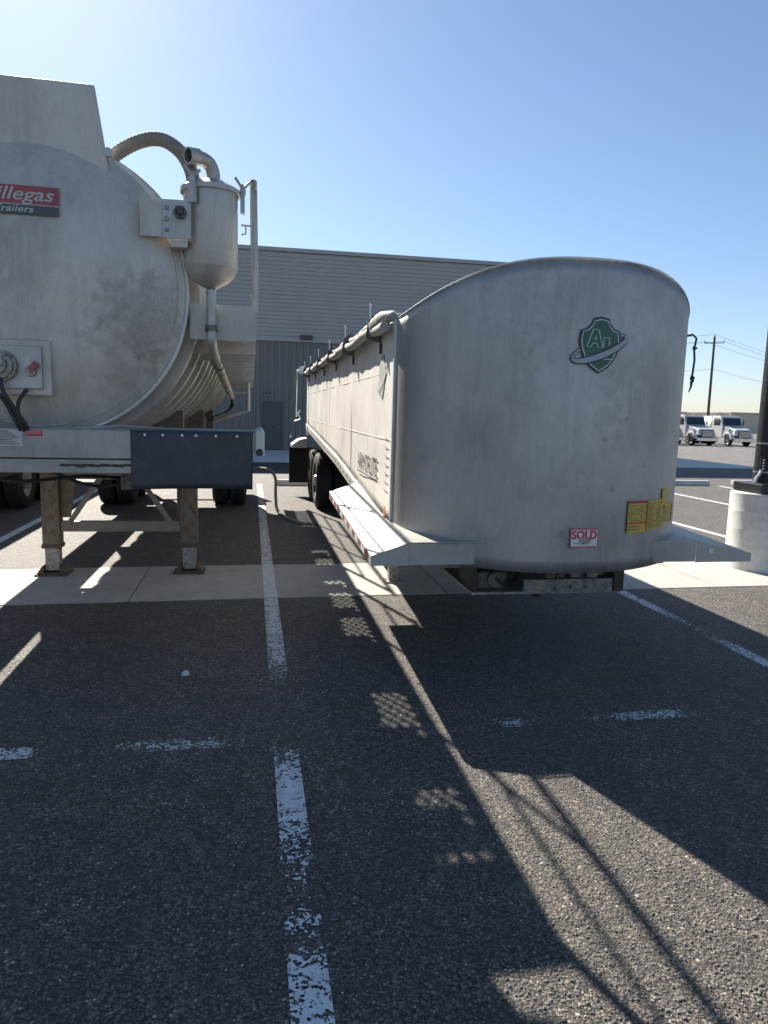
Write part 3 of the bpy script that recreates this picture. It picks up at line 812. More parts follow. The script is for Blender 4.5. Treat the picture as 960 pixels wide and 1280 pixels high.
# outer sloping deck (long) and inner triangle filler in front of the nose
wl_ = wing([(.742, .850), (.985, .932)], .785, 4.42, 6.95, 'deck_wing')
b = MB()
def filler(x0, x1, sg):
    b = MB(); n = 14; T = []
    for i in range(n + 1):
        x = x0 + (x1 - x0) * i / n; T.append((x, min(5.12, max(4.425, faceY(x) + .006))))
    for (xa, ya), (xb, yb) in zip(T, T[1:]):
        b.add([(xa, 4.42, .934), (xb, 4.42, .934), (xb, yb, .934 + .05 * (yb - 4.42)), (xa, ya, .934 + .05 * (ya - 4.42))], [(0, 1, 2, 3)])
    b.add([(x0, 4.42, .787), (x1, 4.42, .787), (x1, 4.42, .936), (x0, 4.42, .936)], [(0, 1, 2, 3)])
    return b.build('deck_plate', 'alu_deck', tr, solid=.006)
filler(.9865, 1.515, 1)
filler(2.69, 3.0135, -1)
b = MB(); b.tube([(.988, 4.4, .934), (1.5, 4.4, .934)], .006, 6); b.build('weld_bead', 'alu_deck', tr)
wr_ = wing([(3.015, .930), (3.445, .842)], .782, 4.42, 6.95, 'deck_wing')
b = MB(); b.lathe((3.13, 4.418, .86), 'y', [(0, .001), (-.006, .012), (-.003, .02), (0, .022)], 16)
b.build('rivet', 'white', wr_)
# red and white tape on the left wing edge
b = MB(); y = 4.55; k = 0
while y < 6.8:
    b.m = k % 2; z = .797 + .05 * (y - 4.42)
    b.add([(.740, y, z), (.740, y, z + .04), (.740, y + .15, z + .0475), (.740, y + .15, z + .0075)], [(0, 1, 2, 3)])
    y += .15; k += 1
b.build('reflective_tape', ['red', 'white'], wl_)
# landing leg pair
for x in (1.45, 2.75):
    b = MB(); b.box(x - .065, x + .065, 7.16, 7.28, .32, .92)
    lg = b.build('landing_leg', 'alu_bright', tr, bevel=.006)
    b = MB(); b.box(x - .05, x + .05, 7.175, 7.265, .012, .33); b.box(x - .09, x + .09, 7.13, 7.31, .006, .022)
    b.build('leg_foot', 'zinc', lg)
# coupler under the nose
cp = MB(); cp.box(1.50, 1.72, 4.58, 4.80, .575, .70); cp.build('coupler_housing', 'steel_grime', tr, bevel=.02)
for q in ((1.47, 1.499, 4.56), (2.46, 2.54, 4.50)):
    cp = MB(); cp.box(q[0], q[1], q[2], 4.9, .565, .735); cp.build('coupler_cheek', 'steel_dark', tr, bevel=.01)
b = MB(); b.box(1.80, 2.44, 4.475, 4.51, .575, .665)
fr = b.build('coupler_plate', 'plate_dusty', tr, bevel=.004)
for x in (2.02, 2.13, 2.24):
    b = MB(); b.lathe((x, 4.4745, .60 + .01 * (x > 2.1)), 'y', [(0, .001), (-.001, .014), (0, .015)], 14)
    b.build('hole_shade_disc', 'ink', fr)  # flat dark disc, the hole's inner shade painted as colour
b = MB(); b.box(1.45, 2.5, 4.52, 5.3, .556, .572)
b.build('coupler_base', 'zinc', tr)
b = MB(); b.lathe((1.97, 4.66, .50), 'z', [(0, .001), (0, .035), (.03, .035), (.035, .025), (.06, .025)], 16)
b.build('kingpin', 'steel_dark', tr, smooth=True)
for (x, y, z, r_) in ((2.0, 4.53, .69, .035), (2.08, 4.55, .66, .028), (2.19, 4.54, .68, .04), (2.31, 4.54, .69, .042), (2.38, 4.56, .70, .03), (1.62, 4.57, .65, .05)):
    b = MB(); b.lathe((x, y, z), 'y', [(-.02, .001), (-.02, r_), (.05, r_), (.06, r_ * .6), (.15, r_ * .6)], 14)
    b.build('air_fitting', 'plate_dusty' if .036 < r_ < .045 else 'steel_grime', tr, smooth=True)
b = MB(); b.tube([(2.05, 4.56, .70), (2.0, 4.54, .64), (2.1, 4.53, .61), (2.2, 4.55, .66), (2.28, 4.6, .72)], .014, 8)
b.tube([(1.62, 4.56, .66), (1.70, 4.55, .61), (1.78, 4.6, .64), (1.86, 4.7, .71)], .014, 8)
b.build('air_hose', 'cable', tr, smooth=True)
# axles and wheels
for ya in (13.05, 14.30):
    b = MB(); b.tube([(1.3, ya, .5), (3.0, ya, .5)], .065, 12)
    b.build('axle', 'steel_dark', tr, smooth=True)
    for (x0, x1, sd) in ((1.12, 1.40, -1), (1.43, 1.71, -1), (2.55, 2.83, 1), (2.86, 3.14, 1)):
        wheel(tr, x0, x1, ya, .5, sd)
for x in (1.85, 2.4):
    b = MB(); b.box(x, x + .08, 12.0, 14.9, .62, 1.14)
    b.build('suspension_frame', 'steel_dark', tr)
# rear fender and mud flap behind the wheels
b = MB(); fy = 14.9
b.prism([(.80, 1.00), (.80, 1.06), (.95, 1.17), (1.10, 1.20), (1.10, 1.0)], 'y', 14.75, 15.35)
b.build('rear_fender', 'alu_bright', tr, bevel=.006)
b = MB(); b.box(.76, 1.35, 15.1, 15.115, .26, 1.0)
b.build('mud_flap', 'rubber', tr)
b = MB(); b.box(2.9, 3.45, 15.1, 15.115, .26, 1.0)
b.build('mud_flap', 'rubber', tr)
b = MB(); b.prism([(3.48, 1.00), (3.48, 1.06), (3.33, 1.17), (3.2, 1.20), (3.2, 1.0)], 'y', 14.75, 15.35)
b.build('rear_fender', 'alu_bright', tr, bevel=.006)
# rolled tarp along the left wall top, gathered at the front
tb = MB()
rr = random.Random(5)
def rollpts(xo, zo, r0, y0=5.18, y1=14.9, n=90):
    P = []; rad = []
    for i in range(n + 1):
        y = y0 + (y1 - y0) * i / n
        sag = .012 * math.sin((y - 5.7) / 1.7 * 2 * math.pi)
        P.append((wx(y) + xo + .01 * mnoise.noise((y * 3, xo, 1)), y, sidetop(y) + zo + sag + .012 * mnoise.noise((y * 4, zo, 7))))
        rad.append(r0 * (1 + .12 * mnoise.noise((y * 3, 3, zo)) + .10 * mnoise.noise((y * 12, 9, zo))))
    return P, rad
P, rad = rollpts(-.04, .025, .031); tb.tube(P, rad, 14)
P, rad = rollpts(-.070, -.035, .038); tb.tube(P, rad, 14)
tarp = tb.build('tarp', 'tarp', tr, smooth=True)
b = MB()   # slack bunched end tied down to the arch corner
P = smoothpts([(1.035, 5.055, 2.425), (.985, 5.12, 2.43), (.945, 5.28, 2.435), (.935, 5.46, 2.43), (.93, 5.62, 2.425), (.93, 5.80, 2.42)], 6)
b.tube(P, [.008 + .032 * min(1, (i / 14) ** .8) * (1 - .2 * max(0, (i - 24) / 7)) + .010 * mnoise.noise((i * .35, 2, 3)) for i in range(len(P))], 16)
for i, v in enumerate(b.v):
    n_ = mnoise.noise((v[0] * 18, v[1] * 9, v[2] * 18)); b.v[i] = (v[0] + .006 * n_, v[1], 2.425 + (v[2] - 2.43) * 1.35 + .006 * n_)
b.build('tarp_fold', 'tarp_shaded', tarp, smooth=True)
for y in (5.72, 7.42, 9.12, 10.82, 12.52, 14.22):
    x = wx(y); zt = sidetop(y)
    b = MB(); b.prism([(x - .135, zt - .09), (x - .11, zt + .06), (x - .02, zt + .13), (x - .005, zt + .03), (x - .005, zt - .12)], 'y', y - .006, y + .006)
    br = b.build('tarp_bracket', 'steel_grime', tr)
    b = MB(); b.tube([(x - .10, y, zt + .06), (x - .10, y, zt + .165)], .0075, 8); b.lathe((x - .10, y, zt + .165), 'z', [(0, .001), (0, .012), (.012, .012), (.016, .001)], 8)
    b.build('stake', 'strap', br, smooth=True)
    b = MB(); b.box(x - .017, x - .0015, y - .02, y + .02, zt - .20, zt - .12)
    b.build('latch', 'steel_dark', br)
# right top latch plate
b = MB(); b.prism([(wxr(5) + .001, 2.33), (wxr(5) + .09, 2.37), (wxr(5) + .09, 2.42), (wxr(5) + .001, 2.43)], 'y', 5.12, YB)
b.build('latch_plate', 'alu_side', tr)
# tarp crank at the back corner
b = MB(); b.tube([(.90, 15.02, 2.5), (.885, 15.02, 1.62)], .022, 8); b.tube([(.89, 15.02, 2.54), (1.02, 15.02, 2.56)], .03, 8)
b.tube([(.885, 15.02, 1.62), (.97, 15.02, 1.75), (.86, 15.02, 1.78), (.98, 15.02, 1.58), (.86, 15.02, 1.53)], .016, 8)
b.build('crank_handle', 'strap', tr, smooth=True)
b = MB(); b.lathe((1.02, 15.0, 2.56), 'y', [(-.05, .001), (-.05, .09), (.03, .09), (.03, .001)], 20)
b.build('crank_gear', 'strap', tr, smooth=True)
# amber marker light on left rail near the corner
b = MB(); b.box(.975, .981, 5.24, 5.30, .965, 1.06)
b.build('marker_light', 'amber', tr, bevel=.003)
# ---- stickers and lettering on the left wall (seen very obliquely)
def LW(off):
    return lambda u, v: (wx(u_to_y(u)) - off, u_to_y(u), v)
def u_to_y(u): return 6.62 - u          # reading direction runs from back to front
b = MB(); text_mb(b, 'ARMORLITE', .22, lambda u, v: (wx(6.95 - u) - .0075, 6.95 - u, 1.225 + v), offset=.0, spacing=1.02, xs=1.0)
b.build('side_lettering', 'steel_dark', lw)
b = MB(); b.box(wx(6) - .0085, wx(6) - .0065, 5.75, 6.90, 1.195, 1.205)
b.build('lettering_rule', 'steel_dark', lw)
b = MB()
for k in range(7): 
    b.m = k % 2
    b.add([(wx(5.4) - .0065, 5.28, 1.16 + k * .065), (wx(5.4) - .0065, 5.28, 1.172 + k * .065), (wx(5.4) - .0065, 5.44, 1.177 + k * .065), (wx(5.4) - .0065, 5.44, 1.165 + k * .065)], [(0, 1, 2, 3)])
b.build('data_plate', ['dusty_white', 'data_grey'], lw)

SH = [(-.43, .35), (-.30, .40), (-.20, .52), (-.17, .62), (0, .66), (.17, .62), (.20, .52), (.30, .40), (.43, .35),
      (.46, .15), (.43, -.05), (.34, -.28), (.20, -.46), (0, -.60), (-.20, -.46), (-.34, -.28), (-.43, -.05), (-.46, .15)]
SH = [(x * 1.13, y) for x, y in SH]
def shield(parent, fn, s, mats, name='emblem'):
    """fn(u,v,layer): shield with ring and letters"""
    b = MB()
    T = R(22); A, B = .70 * s, .17 * s
    def el(a, dy=0): 
        x = A * math.cos(a); y = B * math.sin(a)
        return (x * math.cos(T) - y * math.sin(T), x * math.sin(T) + y * math.cos(T) - .03 * s + dy)
    P = [el(R(k * 8)) for k in range(24)]
    b.m = 0; stroke_mb(b, P, .085 * s, lambda u, v: fn(u, v, -1))
    b.m = 3; stroke_mb(b, P, .045 * s, lambda u, v: fn(u, v, -.5))
    b.m = 0; poly_mb(b, [(x * s, y * s) for x, y in SH], lambda u, v: fn(u, v, 0))
    b.m = 2; stroke_mb(b, [(x * s * .88, y * s * .90) for x, y in SH], .028 * s, lambda u, v: fn(u, v, 2), closed=True)
    b.m = 1; poly_mb(b, [(x * s * .86, y * s * .88) for x, y in SH], lambda u, v: fn(u, v, 1))
    # ring around the shield: thick towards the viewer, thin at the tips
    P = []; W = []
    for k in range(44):
        a = R(-190 + k * 200 / 43)
        x = A * math.cos(a); y = B * math.sin(a)
        P.append((x * math.cos(T) - y * math.sin(T), x * math.sin(T) + y * math.cos(T) - .03 * s)); W.append((.05 + .075 * max(0, -math.sin(a))) * s)
    b.m = 0; stroke_mb(b, P, [w * 1.55 for w in W], lambda u, v: fn(u, v, 3))
    b.m = 3; stroke_mb(b, P, W, lambda u, v: fn(u, v, 4))
    # letters A L in outline
    b.m = 2; t = .024 * s
    o_ = -.03
    stroke_mb(b, [(x * s, y * s) for x, y in [(-.33, -.01), (-.19, .37), (-.06, .37), (.06, -.01), (-.06, -.01), (-.09, .07), (-.19, .07), (-.22, -.01)]], t, lambda u, v: fn(u, v, 2), closed=True)
    poly_mb(b, [(x * s, y * s) for x, y in [(-.16, .15), (-.10, .15), (-.13, .25)]], lambda u, v: fn(u, v, 2))
    stroke_mb(b, [(x * s, y * s) for x, y in [(.08, -.02), (.08, .20), (.22, .20), (.22, .02)]], t, lambda u, v: fn(u, v, 2))
    stroke_mb(b, [(x * s, y * s) for x, y in [(.05, -.27), (.33, -.27), (.36, -.18), (.22, -.15)]], t, lambda u, v: fn(u, v, 2))
    return b.build(name, mats, parent)
def FW(cx, cz, off=.003):
    """map (u along the curved front wall, v up) with layers"""
    def f(u, v, k=0):
        # arc length param around cx
        sl = 1.0 / math.sqrt(1 + ((faceY(cx + .01) - faceY(cx - .01)) / .02) ** 2)
        x = cx + u * sl
        return (x, faceY(x) - off - .0012 * k, cz + v)
    return f
EMB_X, EMB_Z, EMB_S = 2.118, 2.19, .275
fw_ = [o for o in bpy.data.objects if o.name == 'front_wall'][0]
fwm = FW(EMB_X, EMB_Z, .010)
shield(fw_, fwm, EMB_S, ['navy_line', 'green', 'pale', 'silver'])
shield(lw, lambda u, v, k=0: (wx(5.6) - .008 - .001 * k, 5.62 - u, 2.02 + v), .28, ['data_grey', 'faded_green', 'data_grey', 'data_grey'])
# SOLD sticker
f2r = FW(2.095, .985, .010)
f2 = lambda u, v, k=0: f2r(u * 1.1, v * 1.1, k)
b = MB()
b.m = 0; poly_mb(b, [(-.085, -.05), (.085, -.05), (.085, .055), (-.085, .055)], lambda u, v: f2(u, v, 0))
b.m = 1; stroke_mb(b, [(-.085, -.05), (.085, -.05), (.085, .055), (-.085, .055)], .007, lambda u, v: f2(u, v, 1), closed=True)
text_mb(b, 'SOLD', .070, lambda u, v: f2(u, v - .002, 2), offset=.0022, align='CENTER', xs=.90)
b.m = 2; stroke_mb(b, [(-.07, -.028), (.02, -.030)], .006, lambda u, v: f2(u, v, 2)); 
b.m = 3; poly_mb(b, [(-.03, .01), (.02, .002), (.045, -.012), (.03, -.03), (-.01, -.034), (-.035, -.015)], lambda u, v: f2(u, v, 3))
b.build('sold_sticker', ['white', 'redp', 'silver', 'zinc'], fw_)
# yellow load chart stickers round the right of the nose
def YW(x0, z0):
    return lambda u, v, k=0: (x0 + u, faceY(x0 + u) - .010 - .0012 * k, z0 + v)
yf = YW(2.412, 1.015)
b = MB()
def ypanel(x0, x1, z0, z1, m_=0, k=0):
    b.m = m_; n = 10
    b.sheet(lambda u, v: yf(x0 + (x1 - x0) * u, z0 + (z1 - z0) * v, k), n, 1)
ypanel(0, .175, -.005, .205); ypanel(.18, .345, .005, .205); ypanel(.348, .50, .03, .165)
ypanel(.325, .40, .167, .275, 0, 1)
ypanel(0, .17, .190, .205, 1, 2); ypanel(0, .17, .055, .064, 1, 2); ypanel(.47, .50, .04, .165, 3, 2)
ypanel(.345, .375, .135, .16, 3, 2)
for col, (xa, xb_) in enumerate(((.01, .05), (.06, .10), (.11, .135), (.145, .165))):
    for r_ in range(8):
        if (r_ + col) % 4 == 3 and col == 1: continue
        ypanel(xa, xb_ - .008 * ((r_ * 7 + col) % 3), .075 + r_ * .0142, .079 + r_ * .0142, 2, 2)
for r_ in range(13):
    ypanel(.19, .26 - .012 * (r_ % 3), .02 + r_ * .0135, .0245 + r_ * .0135, 2, 2)
    ypanel(.272, .338 - .01 * ((r_ * 5) % 4), .02 + r_ * .0135, .0245 + r_ * .0135, 2, 2)
for r_ in range(8):
    ypanel(.356, .46 - .015 * (r_ % 3), .045 + r_ * .0135, .0495 + r_ * .0135, 2, 2)
ypanel(.005, .10, .015, .020, 2, 2); ypanel(.005, .12, .032, .037, 2, 2); ypanel(.165, .175, .0, .2, 3, 1)
b.build('load_chart_sticker', ['yellow', 'redp', 'sticker_dark', 'brownred'], fw_)
# knotted rope hanging at the right wall corner (tied to the trailer latch)
b = MB(); RX, RY, RZ = 3.115, 4.79, -.115
b.tube([(3.03, RY, 2.345), (RX - .02, RY, 2.475 + RZ), (RX + .012, RY, 2.45 + RZ), (RX + .005, RY, 2.40 + RZ), (RX, RY, 2.38 + RZ), (RX + .010, RY, 2.30 + RZ), (RX + .004, RY, 2.20 + RZ), (RX - .005, RY, 2.17 + RZ)], .0075, 8)
b.tube([(RX - .005, RY, 2.185 + RZ), (RX + .01, RY - .01, 2.17 + RZ), (RX, RY + .01, 2.155 + RZ), (RX - .01, RY, 2.17 + RZ), (RX + .01, RY - .005, 2.15 + RZ), (RX, RY, 2.14 + RZ)], .011, 8)
b.tube([(RX, RY, 2.145 + RZ), (RX, RY, 2.11 + RZ), (RX - .015, RY, 2.07 + RZ)], [.010, .008, .004], 8)
b.tube([(RX - .01, RY, 2.385 + RZ), (RX + .012, RY - .005, 2.38 + RZ), (RX, RY + .01, 2.372 + RZ)], .011, 8)
b.build('rope', 'rope', tr, smooth=True)

# ------------------------------------------------------------------ tank trailer
TX, TZ, TR, TY = -1.418, 2.52, 0.968, 5.25
tk = root('tank_trailer', (TX, 9.5, 0), 'dusty grey vacuum tank trailer with ribbed shell, canister and side walkway, on landing legs', 'tank trailer')
def headY(x, z):
    q = min(1, math.hypot(x - TX, z - TZ) / TR); return TY - .17 * (1 - q ** 2.6)
b = MB()
rings = [i / 16 for i in range(0, 17)]
b.lathe((TX, 0, TZ), 'y', [(TY - .17 * (1 - q ** 2.6) if q < 1 else TY, max(.001, q * TR)) for q in rings] + [(TY + .05, TR + .003)], 96)
for i, v in enumerate(b.v):
    x, y, z = v; b.v[i] = (x, y + .010 * mnoise.noise((x * 2.1, z * 2.1, 1.0)), z)
hd = b.build('tank_head', 'alu_tank', tk, smooth=True)
b = MB(); b.lathe((TX, 0, TZ), 'y', [(TY + .015, TR + .001), (TY + .012, TR + .022), (TY + .05, TR + .024), (TY + .052, TR - .002)], 96)
b.build('head_flange', 'alu_bright', tk, smooth=True)
b = MB(); b.lathe((TX, 0, TZ), 'y', [(TY + .055, TR - .01), (15.2, TR - .01), (15.45, TR * .7), (15.5, .001)], 96)
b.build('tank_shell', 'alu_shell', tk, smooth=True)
for k in range(15):
    y = 5.58 + .62 * k
    b = MB(); b.lathe((TX, 0, TZ), 'y', [(y, TR - .012), (y, TR + .075), (y + .012, TR + .085), (y + .035, TR + .085), (y + .047, TR + .075), (y + .047, TR - .012)], 72)
    b.build('stiffener_ring', 'alu_pipe', tk, smooth=True)
b = MB()
b.lathe((TX, 0, TZ), 'y', [(TY - .022, TR * .955), (TY - .030, TR * .95), (TY - .026, TR * .942)], 96)
b.build('weld_seam', 'alu_tank', tk, smooth=True)
for P in ([(-1.9, 5.2, 1.32), (-1.6, 5.3, 1.22), (-1.2, 5.5, 1.24), (-.9, 5.8, 1.20), (-.75, 7.0, 1.12)], [(-1.35, 5.2, 1.31), (-1.1, 5.4, 1.18), (-.7, 5.6, 1.22), (-.62, 7.4, 1.10)]):
    b = MB(); b.tube(smoothpts(P, 6), .012, 8); b.build('brake_line', 'cable', tk, smooth=True)
# spill box on top
b = MB()
b.prism([(-1.95, 3.35), (-1.90, 3.80), (-1.0, 3.79), (-.925, 3.29), (-.925, 3.18), (-1.95, 3.18)], 'y', 5.215, 5.248)
b.build('header_plate', 'alu_tank', tk, bevel=.01)
b = MB(); b.tube([(-.93, 5.25, 3.37), (-.84, 5.28, 3.18), (-.72, 5.30, 3.02)], .022, 8); b.lathe((-.925, 5.235, 3.385), 'y', [(-.03, .001), (-.03, .028), (.03, .028), (.03, .001)], 14)
b.build('box_strut', 'alu_pipe', tk, smooth=True)
# front beam, lower channel, dark flap, end channel
b = MB(); b.prism([(5.04, 1.40), (5.04, 1.585), (5.06, 1.60), (5.30, 1.60), (5.30, 1.40)], 'x', -3.0, .016)
for i, v in enumerate(b.v):
    pass
bm = b.build('front_beam', 'alu_beam', tk, bevel=.004)
b = MB(); b.tube([(-1.15, 5.06, 1.600), (-.98, 5.06, 1.606), (-.86, 5.06, 1.62), (-.74, 5.06, 1.612), (-.55, 5.06, 1.604), (.02, 5.06, 1.603)], .009, 8)
b.build('bent_lip', 'alu_face', bm, smooth=True)
b = MB(); b.box(-3.0, -.60, 5.06, 5.24, 1.300, 1.392)
b.build('lower_channel', 'alu_beam', tk, bevel=.004)
b = MB()
def flap(u, v):
    x = -.795 + .80 * u; z = 1.195 + .40 * v
    return (x, 5.028 - .010 * (1 - v) * math.sin(u * 3.0) - .003 * mnoise.noise((x * 4, z * 4, 0)), z + (.012 * (1 - v) * math.sin(u * 2.6)))
b.sheet(flap, 24, 10)
fl = b.build('rubber_flap', 'navy', tk, smooth=True, solid=.008)
b = MB()
for x in (-.70, -.585, -.46, -.37, -.24, -.1):
    b.lathe((x, 5.016, 1.565), 'y', [(-.005, .001), (-.005, .009), (.005, .01)], 10)
b.build('flap_bolt', 'strap', fl)
b = MB(); b.prism([(.02, 1.44), (.02, 1.60), (.065, 1.612), (.085, 1.60), (.085, 1.43)], 'y', 5.07, 5.9)
ec = b.build('side_channel', 'alu_bright', tk, bevel=.008)
b = MB(); b.lathe((.052, 5.06, 1.455), 'y', [(0, .001), (-.006, .022), (.01, .026)], 16); b.build('marker_light', 'ink', ec)
# stickers on the beam
b = MB(); b.m = 0; b.box(-1.90, -1.465, 5.0365, 5.039, 1.475, 1.582)
b.m = 1
for k in range(6): b.box(-1.66, -1.485 - .02 * (k % 3), 5.0345, 5.036, 1.487 + k * .0135, 1.491 + k * .0135)
b.box(-1.72, -1.55, 5.0345, 5.036, 1.568, 1.573); b.box(-1.665, -1.660, 5.0345, 5.036, 1.485, 1.56)
b.build('rating_plate', ['dusty_white', 'ink'], bm)
b = MB(); b.m = 0; b.box(-1.445, -1.345, 5.0365, 5.039, 1.543, 1.578); b.m = 1; b.box(-1.437, -1.352, 5.0345, 5.036, 1.558, 1.562); b.box(-1.437, -1.352, 5.0345, 5.036, 1.570, 1.573)
b.build('warning_label', ['redp', 'dusty_white'], bm)
b = MB()
for k in range(9):
    x0 = -1.25 + k * .05; w0 = .018 + .012 * mnoise.noise((k * 1.7, 0, 0))
    zc = 1.352 + .010 * mnoise.noise((k * 2.3, 4, 0))
    b.add([(x0, 5.057, zc - w0 * .4), (x0 + .056, 5.057, zc - w0 * .5), (x0 + .060, 5.057, zc + w0 * .6), (x0 + .004, 5.057, zc + w0 * .5)], [(0, 1, 2, 3)])
b.build('grease_smear', 'steel_dark', [o for o in bpy.data.objects if o.name == 'lower_channel'][0])
# logo sticker on the head: red field above, dark strip below
def HW(off): return lambda u, v: (u, headY(u, v) - off, v)
b = MB()
b.m = 0; b.sheet(lambda u, v: HW(.0125)(-2.05 + .84 * u, 2.995 + .118 * v - 0.0 * u), 24, 4)
b.m = 1; b.sheet(lambda u, v: HW(.0125)(-2.05 + .84 * u, 2.930 + .060 * v), 24, 2)
b.m = 2; b.sheet(lambda u, v: HW(.0125)(-2.05 + .84 * u, 2.990 + .005 * v), 24, 1); b.sheet(lambda u, v: HW(.0125)(-2.05 + .84 * u, 3.1132 + .004 * v), 24, 1)
b.m = 2
text_mb(b, 'Villegas', .118, lambda u, v: HW(.015)(-1.245 + u, 3.020 + v), shear=.25, offset=.0012, align='RIGHT', xs=1.22)
text_mb(b, 'Trailers', .058, lambda u, v: HW(.015)(-1.36 + u, 2.945 + v), shear=.25, offset=.001, align='RIGHT', xs=1.25, spacing=1.05)
b.build('logo_sticker', ['red', 'sticker_dark', 'dusty_white'], hd)
# connection panel
b = MB(); b.box(-1.95, -1.285, 5.075, 5.16, 1.80, 2.16)
pn = b.build('connection_panel', 'alu_tank', tk, bevel=.012)
b = MB(); b.box(-1.9, -1.335, 5.045, 5.073, 1.845, 2.115); b.build('panel_plate', 'alu_pipe', pn, bevel=.004)
b = MB(); b.lathe((-1.575, 5.044, 1.985), 'y', [(0, .10), (-.035, .10), (-.035, .085), (-.055, .08), (-.06, .055), (-.085, .05), (-.085, .001)], 24)
for k in range(4):
    a = k * 1.571 + .78; b.lathe((-1.575 + .085 * math.cos(a), 5.009, 1.985 + .085 * math.sin(a)), 'y', [(-.01, .001), (-.01, .010), (0, .012)], 8)
b.build('power_socket', 'zinc', pn, smooth=True)
b = MB(); b.lathe((-1.40, 5.044, 1.955), 'y', [(0, .035), (-.03, .033), (-.03, .012), (-.055, .012), (-.055, .001)], 18)
gl = b.build('air_coupling', 'zinc', pn, smooth=True)
b = MB(); b.bar((-1.385, 5.0, 1.965), (-1.350, 4.995, 2.01), .02, .035); b.build('red_tab', 'red', gl)
for P in ([(-1.60, 5.00, 1.90), (-1.60, 4.99, 1.84), (-1.54, 5.0, 1.74), (-1.49, 5.02, 1.62), (-1.47, 5.06, 1.56)],
          [(-1.57, 5.00, 1.90), (-1.55, 4.98, 1.82), (-1.50, 5.0, 1.72), (-1.465, 5.02, 1.62), (-1.45, 5.06, 1.56)],
          [(-1.42, 5.02, 1.84), (-1.465, 4.99, 1.76), (-1.47, 5.0, 1.68), (-1.44, 5.02, 1.62), (-1.43, 5.06, 1.56)]):
    b = MB()
    Q = []
    V = [Vector(p) for p in P]
    for i in range(len(V) - 1):
        for t in (0, .25, .5, .75):
            p0 = V[max(i - 1, 0)]; p1 = V[i]; p2 = V[i + 1]; p3 = V[min(i + 2, len(V) - 1)]
            Q.append(.5 * ((2 * p1) + (p2 - p0) * t + (2 * p0 - 5 * p1 + 4 * p2 - p3) * t * t + (3 * p1 - p0 - 3 * p2 + p3) * t ** 3))
    Q.append(V[-1]); b.tube(Q, .013, 8); b.build('air_hose', 'cable', tk, smooth=True)
# canister with lid, elbow and hose
CX, CY, CR = -.278, 5.28, .178
b = MB(); b.lathe((CX, CY, 0), 'z', [(2.555, .001), (2.565, .03), (2.585, .07), (2.615, .12), (2.65, .155), (2.70, CR), (2.705, CR + .003), (3.19, CR + .003)], 40)
cn = b.build('canister', 'alu_pipe', tk, smooth=True)
b = MB(); b.lathe((CX, CY, 0), 'z', [(3.185, CR + .004), (3.185, CR + .022), (3.215, CR + .022), (3.235, CR - .01), (3.265, .11), (3.275, .001)], 40)
b.build('canister_lid', 'alu_pipe', cn, smooth=True)
b = MB()
P = smoothpts([(CX + .015, CY - .03, 3.24), (CX + .02, CY - .03, 3.31), (CX - .005, CY - .05, 3.37), (CX - .06, CY - .09, 3.39), (CX - .11, CY - .13, 3.385)], 5)
b.tube(P, .045, 16)
e = P[-1]; d = (P[-1] - P[-2]).normalized()
b.tube([e - d * .05, e - d * .045, e + d * .03, e + d * .031], [.046, .054, .054, .042], 18, cap=False)
b.build('elbow_pipe', 'alu_pipe', cn, smooth=True)
b = MB(); b.tube([e - d * .012, e + d * .0], .042, 16); b.build('mouth_shade_disc', 'ink', cn)  # black plug: shade inside the elbow painted on, no open bore
for ang, nm in ((R(-120), 0), (R(0), 1), (R(110), 2)):
    x, y = CX + (CR + .035) * math.cos(ang), CY + (CR + .035) * math.sin(ang)
    b = MB(); b.bar((x, y, 3.08), (x, y, 3.20), .05, .03, up=(math.cos(ang), math.sin(ang), 0))
    b.tube([(x, y, 3.12), (x, y, 3.27)], .010, 8); b.tube([(x, y, 3.24), (x - .05, y - .01, 3.31)], .010, 8); b.tube([(x, y, 3.24), (x + .05, y + .01, 3.29)], .010, 8)
    b.lathe((x, y, 3.20), 'z', [(0, .001), (0, .022), (.04, .022), (.045, .001)], 10)
    b.build('wing_nut', 'alu_pipe', cn, smooth=True)
b = MB()
P = smoothpts([(-1.05, 5.42, 3.30), (-.90, 5.38, 3.43), (-.74, 5.34, 3.51), (-.60, 5.30, 3.52), (-.48, 5.27, 3.45), (-.41, 5.25, 3.34), (-.385, 5.24, 3.24)], 14)
b.tube(P, [.043 + .0035 * (i % 2) for i in range(len(P))], 14)
b.build('suction_hose', 'hose', tk, smooth=True)
b = MB(); b.box(-.575, -.395, 5.105, 5.118, 2.85, 3.095)
bp = b.build('bracket_plate', 'alu_pipe', tk, bevel=.003)
b = MB()
for z in (2.90, 2.97, 3.04): b.lathe((-.55, 5.104, z), 'y', [(-.012, .001), (-.012, .014), (0, .016)], 8)
b.build('bolt', 'zinc', bp)
b = MB()
for k in range(6):
    a = k * 1.047; b.lathe((-.463 + .025 * math.cos(a), 5.103, 3.012 + .025 * math.sin(a)), 'y', [(-.03, .001), (-.03, .018), (0, .018)], 10)
b.lathe((-.463, 5.103, 3.012), 'y', [(-.04, .001), (-.04, .02), (0, .03)], 12)
b.build('star_knob', 'steel_grime', bp)
b = MB(); b.box(-.72, -.44, 5.125, 5.16, 2.86, 3.09); b.box(-.53, -.42, 5.12, 5.35, 2.80, 2.845)
b.build('canister_arm', 'alu_tank', tk)
b = MB(); b.tube(smoothpts([(CX, CY, 2.56), (CX, CY, 2.30), (CX + .005, CY + .05, 2.18), (CX + .01, CY + .5, 2.12), (CX + .02, 7.2, 2.02), (CX + .02, 9.6, 1.90)], 5), .034, 12)
dp = b.build('drain_pipe', 'alu_pipe', tk, smooth=True)
